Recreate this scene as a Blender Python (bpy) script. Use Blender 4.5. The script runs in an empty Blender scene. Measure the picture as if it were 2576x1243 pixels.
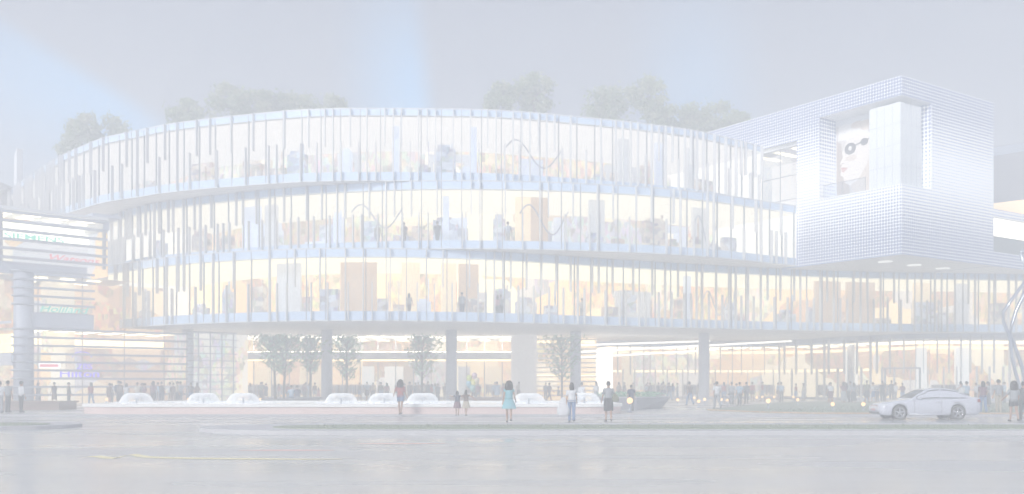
import bpy, math, random
from mathutils import Vector, Matrix, noise as mnoise
R = random.Random(11)
SC = bpy.context.scene
COL = SC.collection
# ------------------------------------------------------------------ survey
FPX, CX, HY, EYE = 2575*34/36, 1287.5, 967.0, 1.6
def wx(px, Y): return (px-CX)*Y/FPX
def wz(py, Y): return EYE+(HY-py)*Y/FPX
def gy(py): return EYE*FPX/(py-HY)

# ------------------------------------------------------------------ mesh builder
class MB:
    def __init__(s): s.v=[]; s.f=[]; s.m=[]; s.uv=[]; s.smooth=[]
    def add(s, vs, fs, m=0, uv=None, smooth=False):
        o=len(s.v); s.v.extend([tuple(p) for p in vs])
        for i,f in enumerate(fs):
            s.f.append([o+k for k in f]); s.m.append(m); s.smooth.append(smooth)
            s.uv.append(uv[i] if uv else None)
    def quad(s, a,b,c,d, m=0, uv=None): s.add([a,b,c,d],[(0,1,2,3)],m,[uv] if uv else None)
    def box(s, x0,x1,y0,y1,z0,z1, m=0):
        s.add([(x0,y0,z0),(x1,y0,z0),(x1,y1,z0),(x0,y1,z0),(x0,y0,z1),(x1,y0,z1),(x1,y1,z1),(x0,y1,z1)],
              [(3,2,1,0),(4,5,6,7),(0,1,5,4),(1,2,6,5),(2,3,7,6),(3,0,4,7)],m)
    def obox(s, o, u, v, l0,l1, w0,w1, z0,z1, m=0):
        # box in a frame with ground axes u, v
        P=lambda a,b,z:(o[0]+u[0]*a+v[0]*b, o[1]+u[1]*a+v[1]*b, z)
        s.add([P(l0,w0,z0),P(l1,w0,z0),P(l1,w1,z0),P(l0,w1,z0),P(l0,w0,z1),P(l1,w0,z1),P(l1,w1,z1),P(l0,w1,z1)],
              [(3,2,1,0),(4,5,6,7),(0,1,5,4),(1,2,6,5),(2,3,7,6),(3,0,4,7)],m)
    def prism(s, poly, z0, z1, m=0):
        n=len(poly)
        vs=[(p[0],p[1],z0) for p in poly]+[(p[0],p[1],z1) for p in poly]
        fs=[tuple(reversed(range(n))),tuple(range(n,2*n))]+[(i,(i+1)%n,n+(i+1)%n,n+i) for i in range(n)]
        s.add(vs,fs,m)
    def rings(s, rings, m=0, cap=True, smooth=True, closed=True):
        n=len(rings[0]); vs=[p for r in rings for p in r]; fs=[]
        for i in range(len(rings)-1):
            for j in range(n if closed else n-1):
                fs.append((i*n+j,i*n+(j+1)%n,(i+1)*n+(j+1)%n,(i+1)*n+j))
        if cap and closed:
            fs.append(tuple(reversed(range(n)))); fs.append(tuple((len(rings)-1)*n+j for j in range(n)))
        s.add(vs,fs,m,smooth=smooth)
    def tube(s, pts, rad, n=8, m=0, cap=True):
        pts=[Vector(p) for p in pts]; k=len(pts)
        if not hasattr(rad,'__len__'): rad=[rad]*k
        rs=[]; up=Vector((0.13,0.21,1)).normalized()
        for i,p in enumerate(pts):
            t=(pts[min(i+1,k-1)]-pts[max(i-1,0)]).normalized()
            a=t.cross(up)
            if a.length<0.05: a=t.cross(Vector((1,0,0)))
            a.normalize(); b=t.cross(a).normalized(); r=rad[i]
            rx,ry=(r if hasattr(r,'__len__') else (r,r))
            rs.append([p+a*(rx*math.cos(q*2*math.pi/n))+b*(ry*math.sin(q*2*math.pi/n)) for q in range(n)])
        s.rings(rs,m,cap)
    def lathe(s, prof, c=(0,0,0), n=20, m=0, cap=True, ex=1.0, ey=1.0):
        s.rings([[(c[0]+r*ex*math.cos(2*math.pi*j/n),c[1]+r*ey*math.sin(2*math.pi*j/n),c[2]+z) for j in range(n)] for r,z in prof],m,cap)
    def ball(s, c, r, n=12, m=0, sz=1.0):
        k=max(5,n//2+1)
        s.lathe([(max(1e-4,r*math.sin(math.pi*i/k)),-r*sz*math.cos(math.pi*i/k)) for i in range(k+1)],c,n,m,cap=False)
    def mesh(s, name, mats, origin=(0,0,0)):
        me=bpy.data.meshes.new(name)
        ox,oy,oz=origin
        me.from_pydata([(x-ox,y-oy,z-oz) for x,y,z in s.v],[],s.f)
        for mt in mats: me.materials.append(mt)
        me.polygons.foreach_set('material_index',s.m)
        me.polygons.foreach_set('use_smooth',s.smooth)
        if any(u is not None for u in s.uv):
            l=me.uv_layers.new(name='UVMap'); d=l.data
            for p,u in zip(me.polygons,s.uv):
                if u is None: continue
                for k,li in enumerate(p.loop_indices): d[li].uv=u[k]
        me.update(); return me

def tag(o, label=None, cat=None, group=None, kind=None):
    if label: o['label']=label
    if cat: o['category']=cat
    if group: o['group']=group
    if kind: o['kind']=kind
    return o
def world_loc(o):
    p=Vector((0,0,0))
    while o: p+=o.location; o=o.parent
    return p
def build(mb, name, mats, parent=None, loc=None):
    """link one mesh object; builder vertices are in world space"""
    if not isinstance(mats,(list,tuple)): mats=[mats]
    if parent is not None: org=world_loc(parent)
    else: org=Vector(loc) if loc is not None else Vector((0,0,0))
    o=bpy.data.objects.new(name, mb.mesh(name,mats,org)); COL.objects.link(o)
    if parent is not None: o.parent=parent
    else: o.location=org
    return o
def link_mesh(name, me, parent=None, loc=(0,0,0)):
    o=bpy.data.objects.new(name, me); COL.objects.link(o); o.parent=parent; o.location=loc; return o
def thing(name, label, cat, loc=(0,0,0), rz=0, group=None):
    o=bpy.data.objects.new(name,None); o.empty_display_size=.3; COL.objects.link(o)
    o.location=loc; o.rotation_euler=(0,0,rz); return tag(o,label,cat,group)
def structure(mb, name, mats, loc=None): return tag(build(mb,name,mats,None,loc),kind='structure')
def copy_tree(o, parent=None):
    c=o.copy(); COL.objects.link(c)
    if parent is not None: c.parent=parent
    for ch in list(o.children): copy_tree(ch,c)
    return c

# ------------------------------------------------------------------ materials
def newmat(name):
    m=bpy.data.materials.new(name); m.use_nodes=True; nt=m.node_tree
    for n in list(nt.nodes): nt.nodes.remove(n)
    out=nt.nodes.new('ShaderNodeOutputMaterial'); return m,nt,out
def N(nt,t,**k):
    n=nt.nodes.new(t)
    for a,b in k.items(): setattr(n,a,b)
    return n
def pbr(name, col, rough=.6, metal=0., var=.12, scale=3., bump=0., bscale=20., spec=.5, coat=0., col2=None, emit=None, es=0., stretch=None):
    m,nt,out=newmat(name); L=nt.links.new
    b=N(nt,'ShaderNodeBsdfPrincipled'); L(b.outputs[0],out.inputs[0])
    b.inputs['Roughness'].default_value=rough; b.inputs['Metallic'].default_value=metal
    b.inputs['Specular IOR Level'].default_value=spec; b.inputs['Coat Weight'].default_value=coat
    b.inputs['Coat Roughness'].default_value=.05
    tc=N(nt,'ShaderNodeTexCoord'); mp=N(nt,'ShaderNodeMapping'); L(tc.outputs['Object'],mp.inputs[0])
    if stretch: mp.inputs['Scale'].default_value=stretch
    nz=N(nt,'ShaderNodeTexNoise'); nz.inputs['Scale'].default_value=scale; nz.inputs['Detail'].default_value=4; L(mp.outputs[0],nz.inputs['Vector'])
    mx=N(nt,'ShaderNodeMix',data_type='RGBA'); L(nz.outputs[0],mx.inputs[0])
    c2=col2 if col2 else tuple(c*(1-var) for c in col)
    c1=col if col2 else tuple(min(1,c*(1+var)) for c in col)
    mx.inputs[6].default_value=(*c1,1); mx.inputs[7].default_value=(*c2,1); L(mx.outputs[2],b.inputs['Base Color'])
    if bump>0:
        n2=N(nt,'ShaderNodeTexNoise'); n2.inputs['Scale'].default_value=bscale; n2.inputs['Detail'].default_value=3; L(mp.outputs[0],n2.inputs['Vector'])
        bp=N(nt,'ShaderNodeBump'); bp.inputs['Strength'].default_value=bump; bp.inputs['Distance'].default_value=.02; L(n2.outputs[0],bp.inputs['Height']); L(bp.outputs[0],b.inputs['Normal'])
    if emit: b.inputs['Emission Color'].default_value=(*emit,1); b.inputs['Emission Strength'].default_value=es
    return m
def lamp(name, col, s):
    m,nt,out=newmat(name); e=N(nt,'ShaderNodeEmission'); e.inputs[0].default_value=(*col,1); e.inputs[1].default_value=s
    nt.links.new(e.outputs[0],out.inputs[0]); return m
def glass(name, tint=(.9,.95,1.), refl=.1, rough=.02, gl=(.9,.95,1.)):
    """thin architectural glazing: see-through plus a Fresnel mirror"""
    m,nt,out=newmat(name); L=nt.links.new
    t=N(nt,'ShaderNodeBsdfTransparent'); t.inputs[0].default_value=(*tint,1)
    g=N(nt,'ShaderNodeBsdfGlossy'); g.inputs[0].default_value=(*gl,1); g.inputs['Roughness'].default_value=rough
    lw=N(nt,'ShaderNodeFresnel'); lw.inputs[0].default_value=1.5
    ad=N(nt,'ShaderNodeMath',operation='MULTIPLY_ADD'); L(lw.outputs[0],ad.inputs[0]); ad.inputs[1].default_value=.4; ad.inputs[2].default_value=refl; ad.use_clamp=True
    mx=N(nt,'ShaderNodeMixShader'); L(ad.outputs[0],mx.inputs[0]); L(t.outputs[0],mx.inputs[1]); L(g.outputs[0],mx.inputs[2]); L(mx.outputs[0],out.inputs[0])
    return m

def leafmat(name, col, t=.45):
    m,nt,out=newmat(name); L=nt.links.new
    d=N(nt,'ShaderNodeBsdfPrincipled'); d.inputs['Roughness'].default_value=.6
    tc=N(nt,'ShaderNodeTexCoord'); nz=N(nt,'ShaderNodeTexNoise'); nz.inputs['Scale'].default_value=1.7; L(tc.outputs['Object'],nz.inputs['Vector'])
    mx=N(nt,'ShaderNodeMix',data_type='RGBA'); L(nz.outputs[0],mx.inputs[0]); mx.inputs[6].default_value=(*[c*1.2 for c in col],1); mx.inputs[7].default_value=(*[c*.8 for c in col],1); L(mx.outputs[2],d.inputs['Base Color'])
    tr=N(nt,'ShaderNodeBsdfTranslucent'); L(mx.outputs[2],tr.inputs[0])
    ms=N(nt,'ShaderNodeMixShader'); ms.inputs[0].default_value=t; L(d.outputs[0],ms.inputs[1]); L(tr.outputs[0],ms.inputs[2]); L(ms.outputs[0],out.inputs[0]); return m
# ------------------------------------------------------------------ palette
LIT = 1.0      # interior lamp level
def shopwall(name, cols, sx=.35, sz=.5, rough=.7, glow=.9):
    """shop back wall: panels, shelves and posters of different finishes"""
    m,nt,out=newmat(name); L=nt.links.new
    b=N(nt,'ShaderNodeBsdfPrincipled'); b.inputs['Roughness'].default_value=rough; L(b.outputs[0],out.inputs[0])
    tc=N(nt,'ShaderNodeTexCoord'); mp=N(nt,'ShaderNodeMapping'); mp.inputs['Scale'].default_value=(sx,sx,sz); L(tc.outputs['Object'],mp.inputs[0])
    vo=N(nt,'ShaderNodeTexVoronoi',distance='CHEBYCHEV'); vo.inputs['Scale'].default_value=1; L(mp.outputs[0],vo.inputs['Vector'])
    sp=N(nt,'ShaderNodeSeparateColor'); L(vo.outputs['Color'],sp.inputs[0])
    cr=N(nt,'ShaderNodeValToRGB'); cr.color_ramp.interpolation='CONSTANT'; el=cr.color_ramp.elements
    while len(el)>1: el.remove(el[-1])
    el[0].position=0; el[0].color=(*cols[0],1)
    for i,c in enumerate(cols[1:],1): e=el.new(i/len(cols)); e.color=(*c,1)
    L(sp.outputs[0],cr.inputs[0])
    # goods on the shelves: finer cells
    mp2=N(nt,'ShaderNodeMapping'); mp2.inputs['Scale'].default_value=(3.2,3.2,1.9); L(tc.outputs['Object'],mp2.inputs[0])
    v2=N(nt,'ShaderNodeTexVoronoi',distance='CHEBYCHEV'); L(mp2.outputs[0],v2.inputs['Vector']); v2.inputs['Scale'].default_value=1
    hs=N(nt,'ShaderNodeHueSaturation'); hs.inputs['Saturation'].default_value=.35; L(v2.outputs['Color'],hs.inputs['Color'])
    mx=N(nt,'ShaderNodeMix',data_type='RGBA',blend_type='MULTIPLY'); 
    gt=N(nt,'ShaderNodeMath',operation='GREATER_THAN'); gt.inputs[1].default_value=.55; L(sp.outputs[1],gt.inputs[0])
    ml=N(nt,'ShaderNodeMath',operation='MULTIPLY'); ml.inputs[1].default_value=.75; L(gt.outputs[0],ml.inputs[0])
    L(ml.outputs[0],mx.inputs[0]); L(cr.outputs[0],mx.inputs[6]); L(hs.outputs[0],mx.inputs[7]); L(mx.outputs[2],b.inputs['Base Color']); L(mx.outputs[2],b.inputs['Emission Color']); b.inputs['Emission Strength'].default_value=glow   # glow put into wall and goods colours to brighten the shops
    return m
def perforated(name, pitch=.245, zlo=11.4, zhi=24.8):
    """white screen with round holes: hole size grows to the top and the bottom of the box"""
    m,nt,out=newmat(name); L=nt.links.new
    b=N(nt,'ShaderNodeBsdfPrincipled'); b.inputs['Roughness'].default_value=.45; L(b.outputs[0],out.inputs[0])
    uv=N(nt,'ShaderNodeUVMap'); uv.uv_map='UVMap'
    sc=N(nt,'ShaderNodeVectorMath',operation='SCALE'); sc.inputs['Scale'].default_value=1/pitch; L(uv.outputs[0],sc.inputs[0])
    fr=N(nt,'ShaderNodeVectorMath',operation='FRACTION'); L(sc.outputs[0],fr.inputs[0])
    sb=N(nt,'ShaderNodeVectorMath',operation='SUBTRACT'); sb.inputs[1].default_value=(.5,.5,0); L(fr.outputs[0],sb.inputs[0])
    sx=N(nt,'ShaderNodeSeparateXYZ'); L(sb.outputs[0],sx.inputs[0])
    cb=N(nt,'ShaderNodeCombineXYZ'); L(sx.outputs[0],cb.inputs[0]); L(sx.outputs[1],cb.inputs[1])
    le=N(nt,'ShaderNodeVectorMath',operation='LENGTH'); L(cb.outputs[0],le.inputs[0])
    su=N(nt,'ShaderNodeSeparateXYZ'); L(uv.outputs[0],su.inputs[0])
    mr=N(nt,'ShaderNodeMapRange'); mr.inputs[1].default_value=zlo; mr.inputs[2].default_value=zhi; mr.inputs[3].default_value=-1; mr.inputs[4].default_value=1; L(su.outputs[1],mr.inputs[0])
    ab=N(nt,'ShaderNodeMath',operation='ABSOLUTE'); L(mr.outputs[0],ab.inputs[0])
    rr=N(nt,'ShaderNodeMapRange'); rr.inputs[1].default_value=.15; rr.inputs[2].default_value=.75; rr.inputs[3].default_value=.24; rr.inputs[4].default_value=.47; L(ab.outputs[0],rr.inputs[0])  # wider holes towards both ends imitate the backlight fading
    lt=N(nt,'ShaderNodeMath',operation='LESS_THAN'); L(le.outputs['Value'],lt.inputs[0]); L(rr.outputs[0],lt.inputs[1])
    # the ground behind the holes
    mx=N(nt,'ShaderNodeMix',data_type='RGBA'); L(lt.outputs[0],mx.inputs[0]); mx.inputs[6].default_value=(.86,.87,.88,1); mx.inputs[7].default_value=(.12,.17,.36,1)
    L(mx.outputs[2],b.inputs['Base Color'])
    # inner glow put into the panels' own emission, strongest half way up
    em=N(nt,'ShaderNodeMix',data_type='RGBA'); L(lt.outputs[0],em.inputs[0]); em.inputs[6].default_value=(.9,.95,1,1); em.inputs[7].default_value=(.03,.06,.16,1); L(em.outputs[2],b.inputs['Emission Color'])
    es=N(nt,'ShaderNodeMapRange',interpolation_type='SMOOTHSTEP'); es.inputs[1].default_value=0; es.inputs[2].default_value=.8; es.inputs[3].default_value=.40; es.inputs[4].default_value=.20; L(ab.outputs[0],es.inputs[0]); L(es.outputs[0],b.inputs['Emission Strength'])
    return m
M={}
M['fin']=pbr('fin_metal',(.74,.75,.77),.35,var=.05)
def see_through(m, f):
    nt=m.node_tree; out=[n for n in nt.nodes if n.type=='OUTPUT_MATERIAL'][0]; src=out.inputs[0].links[0].from_socket
    t=N(nt,'ShaderNodeBsdfTransparent'); t.inputs[0].default_value=(.92,.95,1,1); x=N(nt,'ShaderNodeMixShader'); x.inputs[0].default_value=f
    nt.links.new(src,x.inputs[1]); nt.links.new(t.outputs[0],x.inputs[2]); nt.links.new(x.outputs[0],out.inputs[0])
see_through(M['fin'],.22)   # fins of frosted glass
M['soffit']=pbr('soffit_panel',(.86,.85,.84),.6,var=.06,scale=.6)
M['slab']=pbr('slab_edge',(.6,.64,.7),.4,var=.04)
M['spandrel']=pbr('spandrel_glass',(.58,.74,1.0),.12,var=.08,scale=.4,spec=.8)  # blue sky reflection put into the base colour
M['vision']=glass('vision_glass',(.86,.92,1.),.10)
M['ceil']=pbr('ceiling_plaster',(.72,.7,.68),.8,var=.05)
M['floor_in']=pbr('shop_floor',(.55,.5,.44),.3,var=.1)
M['mullion']=pbr('mullion_metal',(.3,.32,.36),.4,var=.05)
M['ceil_lamp']=lamp('ceiling_lamp',(1.,.80,.50),4.*LIT)
M['cove_lamp']=lamp('cove_lamp',(1.,.72,.36),2.6*LIT)
for _n,_c,_s in (('first',(1.,.82,.50),1.5),('second',(1.,.85,.60),1.25),('third',(1.,.88,.74),1.05)): M['lum_'+_n]=lamp('luminous_ceiling_'+_n,_c,_s*LIT)
M['white_lamp']=lamp('white_lightbox',(1.,.93,.80),1.7*LIT)
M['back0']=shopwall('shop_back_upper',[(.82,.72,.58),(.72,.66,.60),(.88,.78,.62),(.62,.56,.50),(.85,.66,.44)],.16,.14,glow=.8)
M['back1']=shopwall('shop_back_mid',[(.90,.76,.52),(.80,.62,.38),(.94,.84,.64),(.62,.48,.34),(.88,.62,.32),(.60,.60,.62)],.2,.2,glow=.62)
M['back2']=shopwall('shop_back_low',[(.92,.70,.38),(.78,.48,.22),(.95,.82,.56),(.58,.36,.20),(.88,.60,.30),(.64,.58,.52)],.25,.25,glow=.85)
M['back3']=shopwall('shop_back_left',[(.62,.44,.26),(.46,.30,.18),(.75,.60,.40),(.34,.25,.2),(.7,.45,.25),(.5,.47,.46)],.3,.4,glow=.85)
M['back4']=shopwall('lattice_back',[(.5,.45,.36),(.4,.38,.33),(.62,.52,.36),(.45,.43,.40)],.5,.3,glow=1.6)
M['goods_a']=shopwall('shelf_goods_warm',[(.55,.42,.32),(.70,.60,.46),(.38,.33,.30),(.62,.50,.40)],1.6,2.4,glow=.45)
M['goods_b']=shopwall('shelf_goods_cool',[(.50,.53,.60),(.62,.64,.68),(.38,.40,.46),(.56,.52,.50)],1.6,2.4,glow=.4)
M['part_blue']=pbr('partition_blue',(.66,.70,.80),.6,emit=(.66,.70,.80),es=0.5,scale=.8); M['part_brown']=pbr('partition_brown',(0.5, 0.34, 0.2),.6,emit=(0.5, 0.34, 0.2),es=0.75,scale=.8)  # partitions emit their own colour so that they look lit
M['part_sand']=pbr('partition_sand',(0.8, 0.6, 0.34),.6,emit=(0.8, 0.6, 0.34),es=0.9,scale=.8); M['part_grey']=pbr('partition_grey',(0.6, 0.58, 0.55),.6,emit=(0.6, 0.58, 0.55),es=0.55,scale=.8); M['part_white']=pbr('partition_white',(0.85, 0.8, 0.7),.6,emit=(0.85, 0.8, 0.7),es=0.9,scale=.8)  # same added self-glow in the sand, grey and white panels
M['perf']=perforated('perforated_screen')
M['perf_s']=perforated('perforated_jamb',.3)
M['white']=pbr('white_panel',(.82,.84,.86),.4,var=.03)
M['frost']=pbr('frosted_panel',(.8,.84,.88),.3,var=.03,scale=.5,emit=(.85,.93,1.),es=.05)
M['louvre']=pbr('louvre_metal',(.40,.43,.5),.35,var=.06)
M['beam']=pbr('grey_beam',(.52,.56,.65),.4,var=.05,scale=.5)
M['column']=pbr('column_paint',(.74,.77,.84),.35,var=.05,scale=.7)
M['wet_road']=None
M['stone_pink_lit']=pbr('basin_stone',(.82,.66,.62),.4,var=.10,scale=1.2,stretch=(.2,1,1))  # pink glow of light trails put into the stone colour
M['stone_white']=pbr('basin_rim_glow',(.85,.85,.84),.3,var=.04,emit=(1,.98,.95),es=.10)  # rim glow put into the stone's own emission
M['stone_grey']=pbr('bench_stone',(.18,.18,.19),.5,var=.15)
M['stone_brown']=pbr('bench_brown',(.30,.22,.18),.5,var=.15)
M['kerb']=pbr('kerb_stone',(.52,.52,.54),.6,var=.1,scale=2)
M['grass']=pbr('grass_leaf',(.30,.34,.26),.8,var=.15,scale=1.5)
M['leaf1']=leafmat('leaf_dark',(.21,.29,.13)); M['leaf2']=leafmat('leaf_mid',(.29,.37,.18)); M['leaf3']=leafmat('leaf_light',(.40,.44,.25))
M['leafg1']=leafmat('leaf_green_dark',(.26,.50,.32),.5); M['leafg2']=leafmat('leaf_green',(.38,.64,.42),.5)
M['bark']=pbr('bark',(.10,.08,.06),.9,var=.3,scale=6)
M['steel']=pbr('brushed_steel',(.5,.54,.62),.28,metal=.7,var=.05)
M['darkroof']=pbr('roof_tile',(.10,.10,.11),.7,var=.2)
M['grey_wall']=pbr('grey_render',(.55,.57,.61),.7,var=.06,scale=.5)
M['skin']=pbr('skin',(.45,.28,.2),.6,var=.05); M['hair']=pbr('hair',(.02,.016,.014),.5); M['shoe']=pbr('shoe_leather',(.05,.045,.045),.5)
M['face']=pbr('face_features',(.12,.05,.045),.5)
CL={'white':(.75,.76,.78),'grey':(.34,.36,.38),'dark':(.09,.095,.10),'black':(.05,.05,.055),'denim':(.16,.25,.42),'teal':(.22,.50,.56),'red':(.38,.10,.10),
    'blue':(.14,.26,.5),'lblue':(.42,.55,.68),'olive':(.2,.21,.13),'beige':(.5,.44,.34),'brown':(.16,.10,.07),'pink':(.6,.3,.32),'navy':(.04,.05,.1),'cream':(.7,.66,.55),'plum':(.2,.1,.13)}
CM={k:pbr('cloth_'+k,v,.85,var=.15,scale=8) for k,v in CL.items()}
# ------------------------------------------------------------------ ground, road, kerbs
def wetmat(name, c1, c2, rlo, rhi, scale, tile=None):
    m,nt,out=newmat(name); L=nt.links.new
    b=N(nt,'ShaderNodeBsdfPrincipled'); L(b.outputs[0],out.inputs[0]); b.inputs['Specular IOR Level'].default_value=.9
    tc=N(nt,'ShaderNodeTexCoord'); mp=N(nt,'ShaderNodeMapping'); mp.inputs['Scale'].default_value=(.12,.5,1); L(tc.outputs['Object'],mp.inputs[0])
    nz=N(nt,'ShaderNodeTexNoise'); nz.inputs['Scale'].default_value=scale; nz.inputs['Detail'].default_value=2; nz.inputs['Roughness'].default_value=.4; L(mp.outputs[0],nz.inputs['Vector'])
    mx=N(nt,'ShaderNodeMix',data_type='RGBA'); mx.inputs[6].default_value=(*c1,1); mx.inputs[7].default_value=(*c2,1); L(nz.outputs[0],mx.inputs[0])
    mr=N(nt,'ShaderNodeMapRange'); mr.inputs[1].default_value=.35; mr.inputs[2].default_value=.65; mr.inputs[3].default_value=rlo; mr.inputs[4].default_value=rhi; L(nz.outputs[0],mr.inputs[0]); L(mr.outputs[0],b.inputs['Roughness'])
    n2=N(nt,'ShaderNodeTexNoise'); n2.inputs['Scale'].default_value=60; n2.inputs['Detail'].default_value=2; L(tc.outputs['Object'],n2.inputs['Vector'])
    bp=N(nt,'ShaderNodeBump'); bp.inputs['Strength'].default_value=.05; bp.inputs['Distance'].default_value=.01; L(n2.outputs[0],bp.inputs['Height']); L(bp.outputs[0],b.inputs['Normal'])
    col=mx.outputs[2]
    if tile:
        bk=N(nt,'ShaderNodeTexBrick'); bk.inputs['Scale'].default_value=1; bk.inputs['Brick Width'].default_value=tile[0]; bk.inputs['Row Height'].default_value=tile[1]; bk.inputs['Mortar Size'].default_value=.012
        bk.inputs['Color1'].default_value=(1,1,1,1); bk.inputs['Color2'].default_value=(.88,.88,.88,1); bk.inputs['Mortar'].default_value=(.6,.6,.6,1); L(tc.outputs['Object'],bk.inputs['Vector'])
        mm=N(nt,'ShaderNodeMix',data_type='RGBA',blend_type='MULTIPLY'); mm.inputs[0].default_value=1; L(col,mm.inputs[6]); L(bk.outputs[0],mm.inputs[7]); col=mm.outputs[2]
    L(col,b.inputs['Base Color']); return m
M['road']=wetmat('wet_asphalt',(.42,.425,.43),(.52,.525,.53),.13,.34,.6)
M['plaza']=wetmat('wet_paving',(.60,.60,.59),(.68,.675,.665),.2,.36,.6,(1.2,.6))
M['earth']=pbr('far_ground',(.22,.21,.2),.8,var=.1,scale=.2)
b=MB(); b.quad((-900,-60,-.12),(900,-60,-.12),(900,1200,-.12),(-900,1200,-.12)); structure(b,'ground',M['earth'])
b=MB(); b.box(-160,160,-40,48.15,-.11,-.0,0); structure(b,'road',M['road'])
b=MB(); b.box(-160,160,48.45,135,-.11,.10); structure(b,'plaza',M['plaza'])
b=MB(); b.box(-160,160,48.15,48.45,-.11,.104); structure(b,'kerb',M['kerb'])
# yellow and red light trails imitated by tinted strips on the asphalt
M['trail_y']=pbr('yellow_trail_tint',(.80,.74,.48),.5,var=.15,scale=.5); M['trail_r']=pbr('red_trail_tint',(.80,.56,.50),.5,var=.15,scale=.5)
def strip(pts, w, z=.004):
    bb=MB(); vs=[]
    for i,(x,y) in enumerate(pts):
        ww=w*(.3+.7*min(1,i/2,(len(pts)-1-i)/2)) if len(pts)>3 else w
        vs+= [(x,y-ww/2,z),(x,y+ww/2,z)]
    bb.add(vs,[(2*i,2*i+2,2*i+3,2*i+1) for i in range(len(pts)-1)]); return bb
pl=[]
for px,py in ((200,1154),(222,1149),(245,1148),(270,1152),(292,1153),(315,1146),(335,1143.5),(352,1147),(370,1150),(420,1152),(520,1153.5),(640,1154.5),(760,1155.5),(860,1155)):
    Y=gy(py); pl.append((wx(px,Y),Y))
structure(strip(pl,.42),'yellow_light_trail',M['trail_y'])
for a,c in (((600,1133),(840,1133)),((900,1116),(1120,1117))):
    Y=gy(a[1]); structure(strip([(wx(a[0]+(c[0]-a[0])*k/6,Y),Y) for k in range(7)],.5),'red_light_trail',M['trail_r'])
# ---- traffic islands: kerb with a strip of grass
def island(x0,x1,y0,y1,h,name_label):
    def outline(x0,x1,y0,y1,n=10):
        r=(y1-y0)/2; cy=(y0+y1)/2; p=[]
        for k in range(n+1):
            a=-math.pi/2+math.pi*k/n; p.append((x1-r*1.6+1.6*r*math.cos(a),cy+r*math.sin(a)))
        for k in range(n+1):
            a=math.pi/2+math.pi*k/n; p.append((x0+r*1.6+1.6*r*math.cos(a),cy+r*math.sin(a)))
        return p
    t=thing('traffic_island',name_label,'traffic island',((x0+x1)/2,(y0+y1)/2,0))
    bb=MB(); bb.prism(outline(x0,x1,y0,y1),-.02,h); build(bb,'kerb_ring',M['kerb'],t)
    bb=MB(); po=outline(x0+2.6,x1-.9,y0+1.1,y1-2.0)
    bb.prism(po,h-.01,h+.03)
    rr=random.Random(3)
    for k in range(2600):
        gx=rr.uniform(max(x0+4,-60),min(x1-1.5,60)); gyy=rr.uniform(y0+1.3,y1-2.2); a=rr.uniform(0,3.14); hh=rr.uniform(.03,.08)
        dx,dy=math.cos(a)*.05,math.sin(a)*.05
        bb.add([(gx-dx,gyy-dy,h+.02),(gx+dx,gyy+dy,h+.02),(gx+rr.uniform(-.04,.04),gyy,h+hh)],[(0,1,2)])
    build(bb,'grass_strip',M['grass'],t)
island(wx(458,31.5),75,30.4,36.5,.14,'long low kerbed traffic island with a grass strip across the road')
island(-70,wx(152,34.5),33.2,38.6,.13,'short kerbed traffic island ending at the left edge of the road')
# ---- lawn on the right behind the kerb
b=MB(); pts=[]
for px,py in ((1775,1033.5),(1900,1039),(2050,1042.5),(2300,1043),(2700,1043),(2760,1020),(2400,1014),(2185,1013.5),(2060,1012.5),(1975,1013.5),(1880,1022)):
    Y=EYE*FPX/(py-HY)*.955; pts.append((wx(px,Y),max(Y,48.7)))
b.prism(pts,.05,.16)
rr=random.Random(8)
for k in range(2500):
    x=rr.uniform(12,40); y=rr.uniform(49,75)
    if y>50+ (x-10)*1.1 or y>69: continue
    a=rr.uniform(0,3.14); dx,dy=math.cos(a)*.06,math.sin(a)*.06
    b.add([(x-dx,y-dy,.155),(x+dx,y+dy,.155),(x+rr.uniform(-.05,.05),y,.155+rr.uniform(.04,.1))],[(0,1,2)])
structure(b,'lawn',M['grass'])
b=MB(); 
for i in range(4):
    p,q=pts[i],pts[i+1]; b.add([(p[0],p[1]-.35,.11),(q[0],q[1]-.35,.11),(q[0],q[1]-.02,.11),(p[0],p[1]-.02,.11),(p[0],p[1]-.35,.18),(q[0],q[1]-.35,.18),(q[0],q[1]-.02,.18),(p[0],p[1]-.02,.18)],[(4,5,6,7),(0,1,5,4)])
tag(build(b,'lawn_edging',pbr('lawn_edging',(.58,.42,.27),.6)),'low tan stone edging along the front of the lawn','edging')

# ------------------------------------------------------------------ sky, sun, haze, camera
SKYLO,SKYHI=.32,.32
W=bpy.data.worlds.new('World'); SC.world=W; W.use_nodes=True; nt=W.node_tree
for n in list(nt.nodes): nt.nodes.remove(n)
L=nt.links.new
wo=N(nt,'ShaderNodeOutputWorld'); bg=N(nt,'ShaderNodeBackground'); L(bg.outputs[0],wo.inputs[0]); bg.inputs[1].default_value=.10
SUN=Vector((-.50,-.75,.42)).normalized()
sk=N(nt,'ShaderNodeTexSky'); sk.sky_type='NISHITA'; sk.sun_disc=False; sk.sun_elevation=math.asin(SUN.z); sk.sun_rotation=math.atan2(SUN.x,SUN.y)
sk.air_density=1.0; sk.dust_density=3.0; sk.ozone_density=1.5
tc=N(nt,'ShaderNodeTexCoord'); sx=N(nt,'ShaderNodeSeparateXYZ'); L(tc.outputs['Generated'],sx.inputs[0])
def mth(op,a,b=None,clamp=False):
    n=N(nt,'ShaderNodeMath',operation=op); n.use_clamp=clamp
    for i,v in enumerate((a,b)):
        if v is None: continue
        if isinstance(v,(int,float)): n.inputs[i].default_value=v
        else: L(v,n.inputs[i])
    return n.outputs[0]
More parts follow.
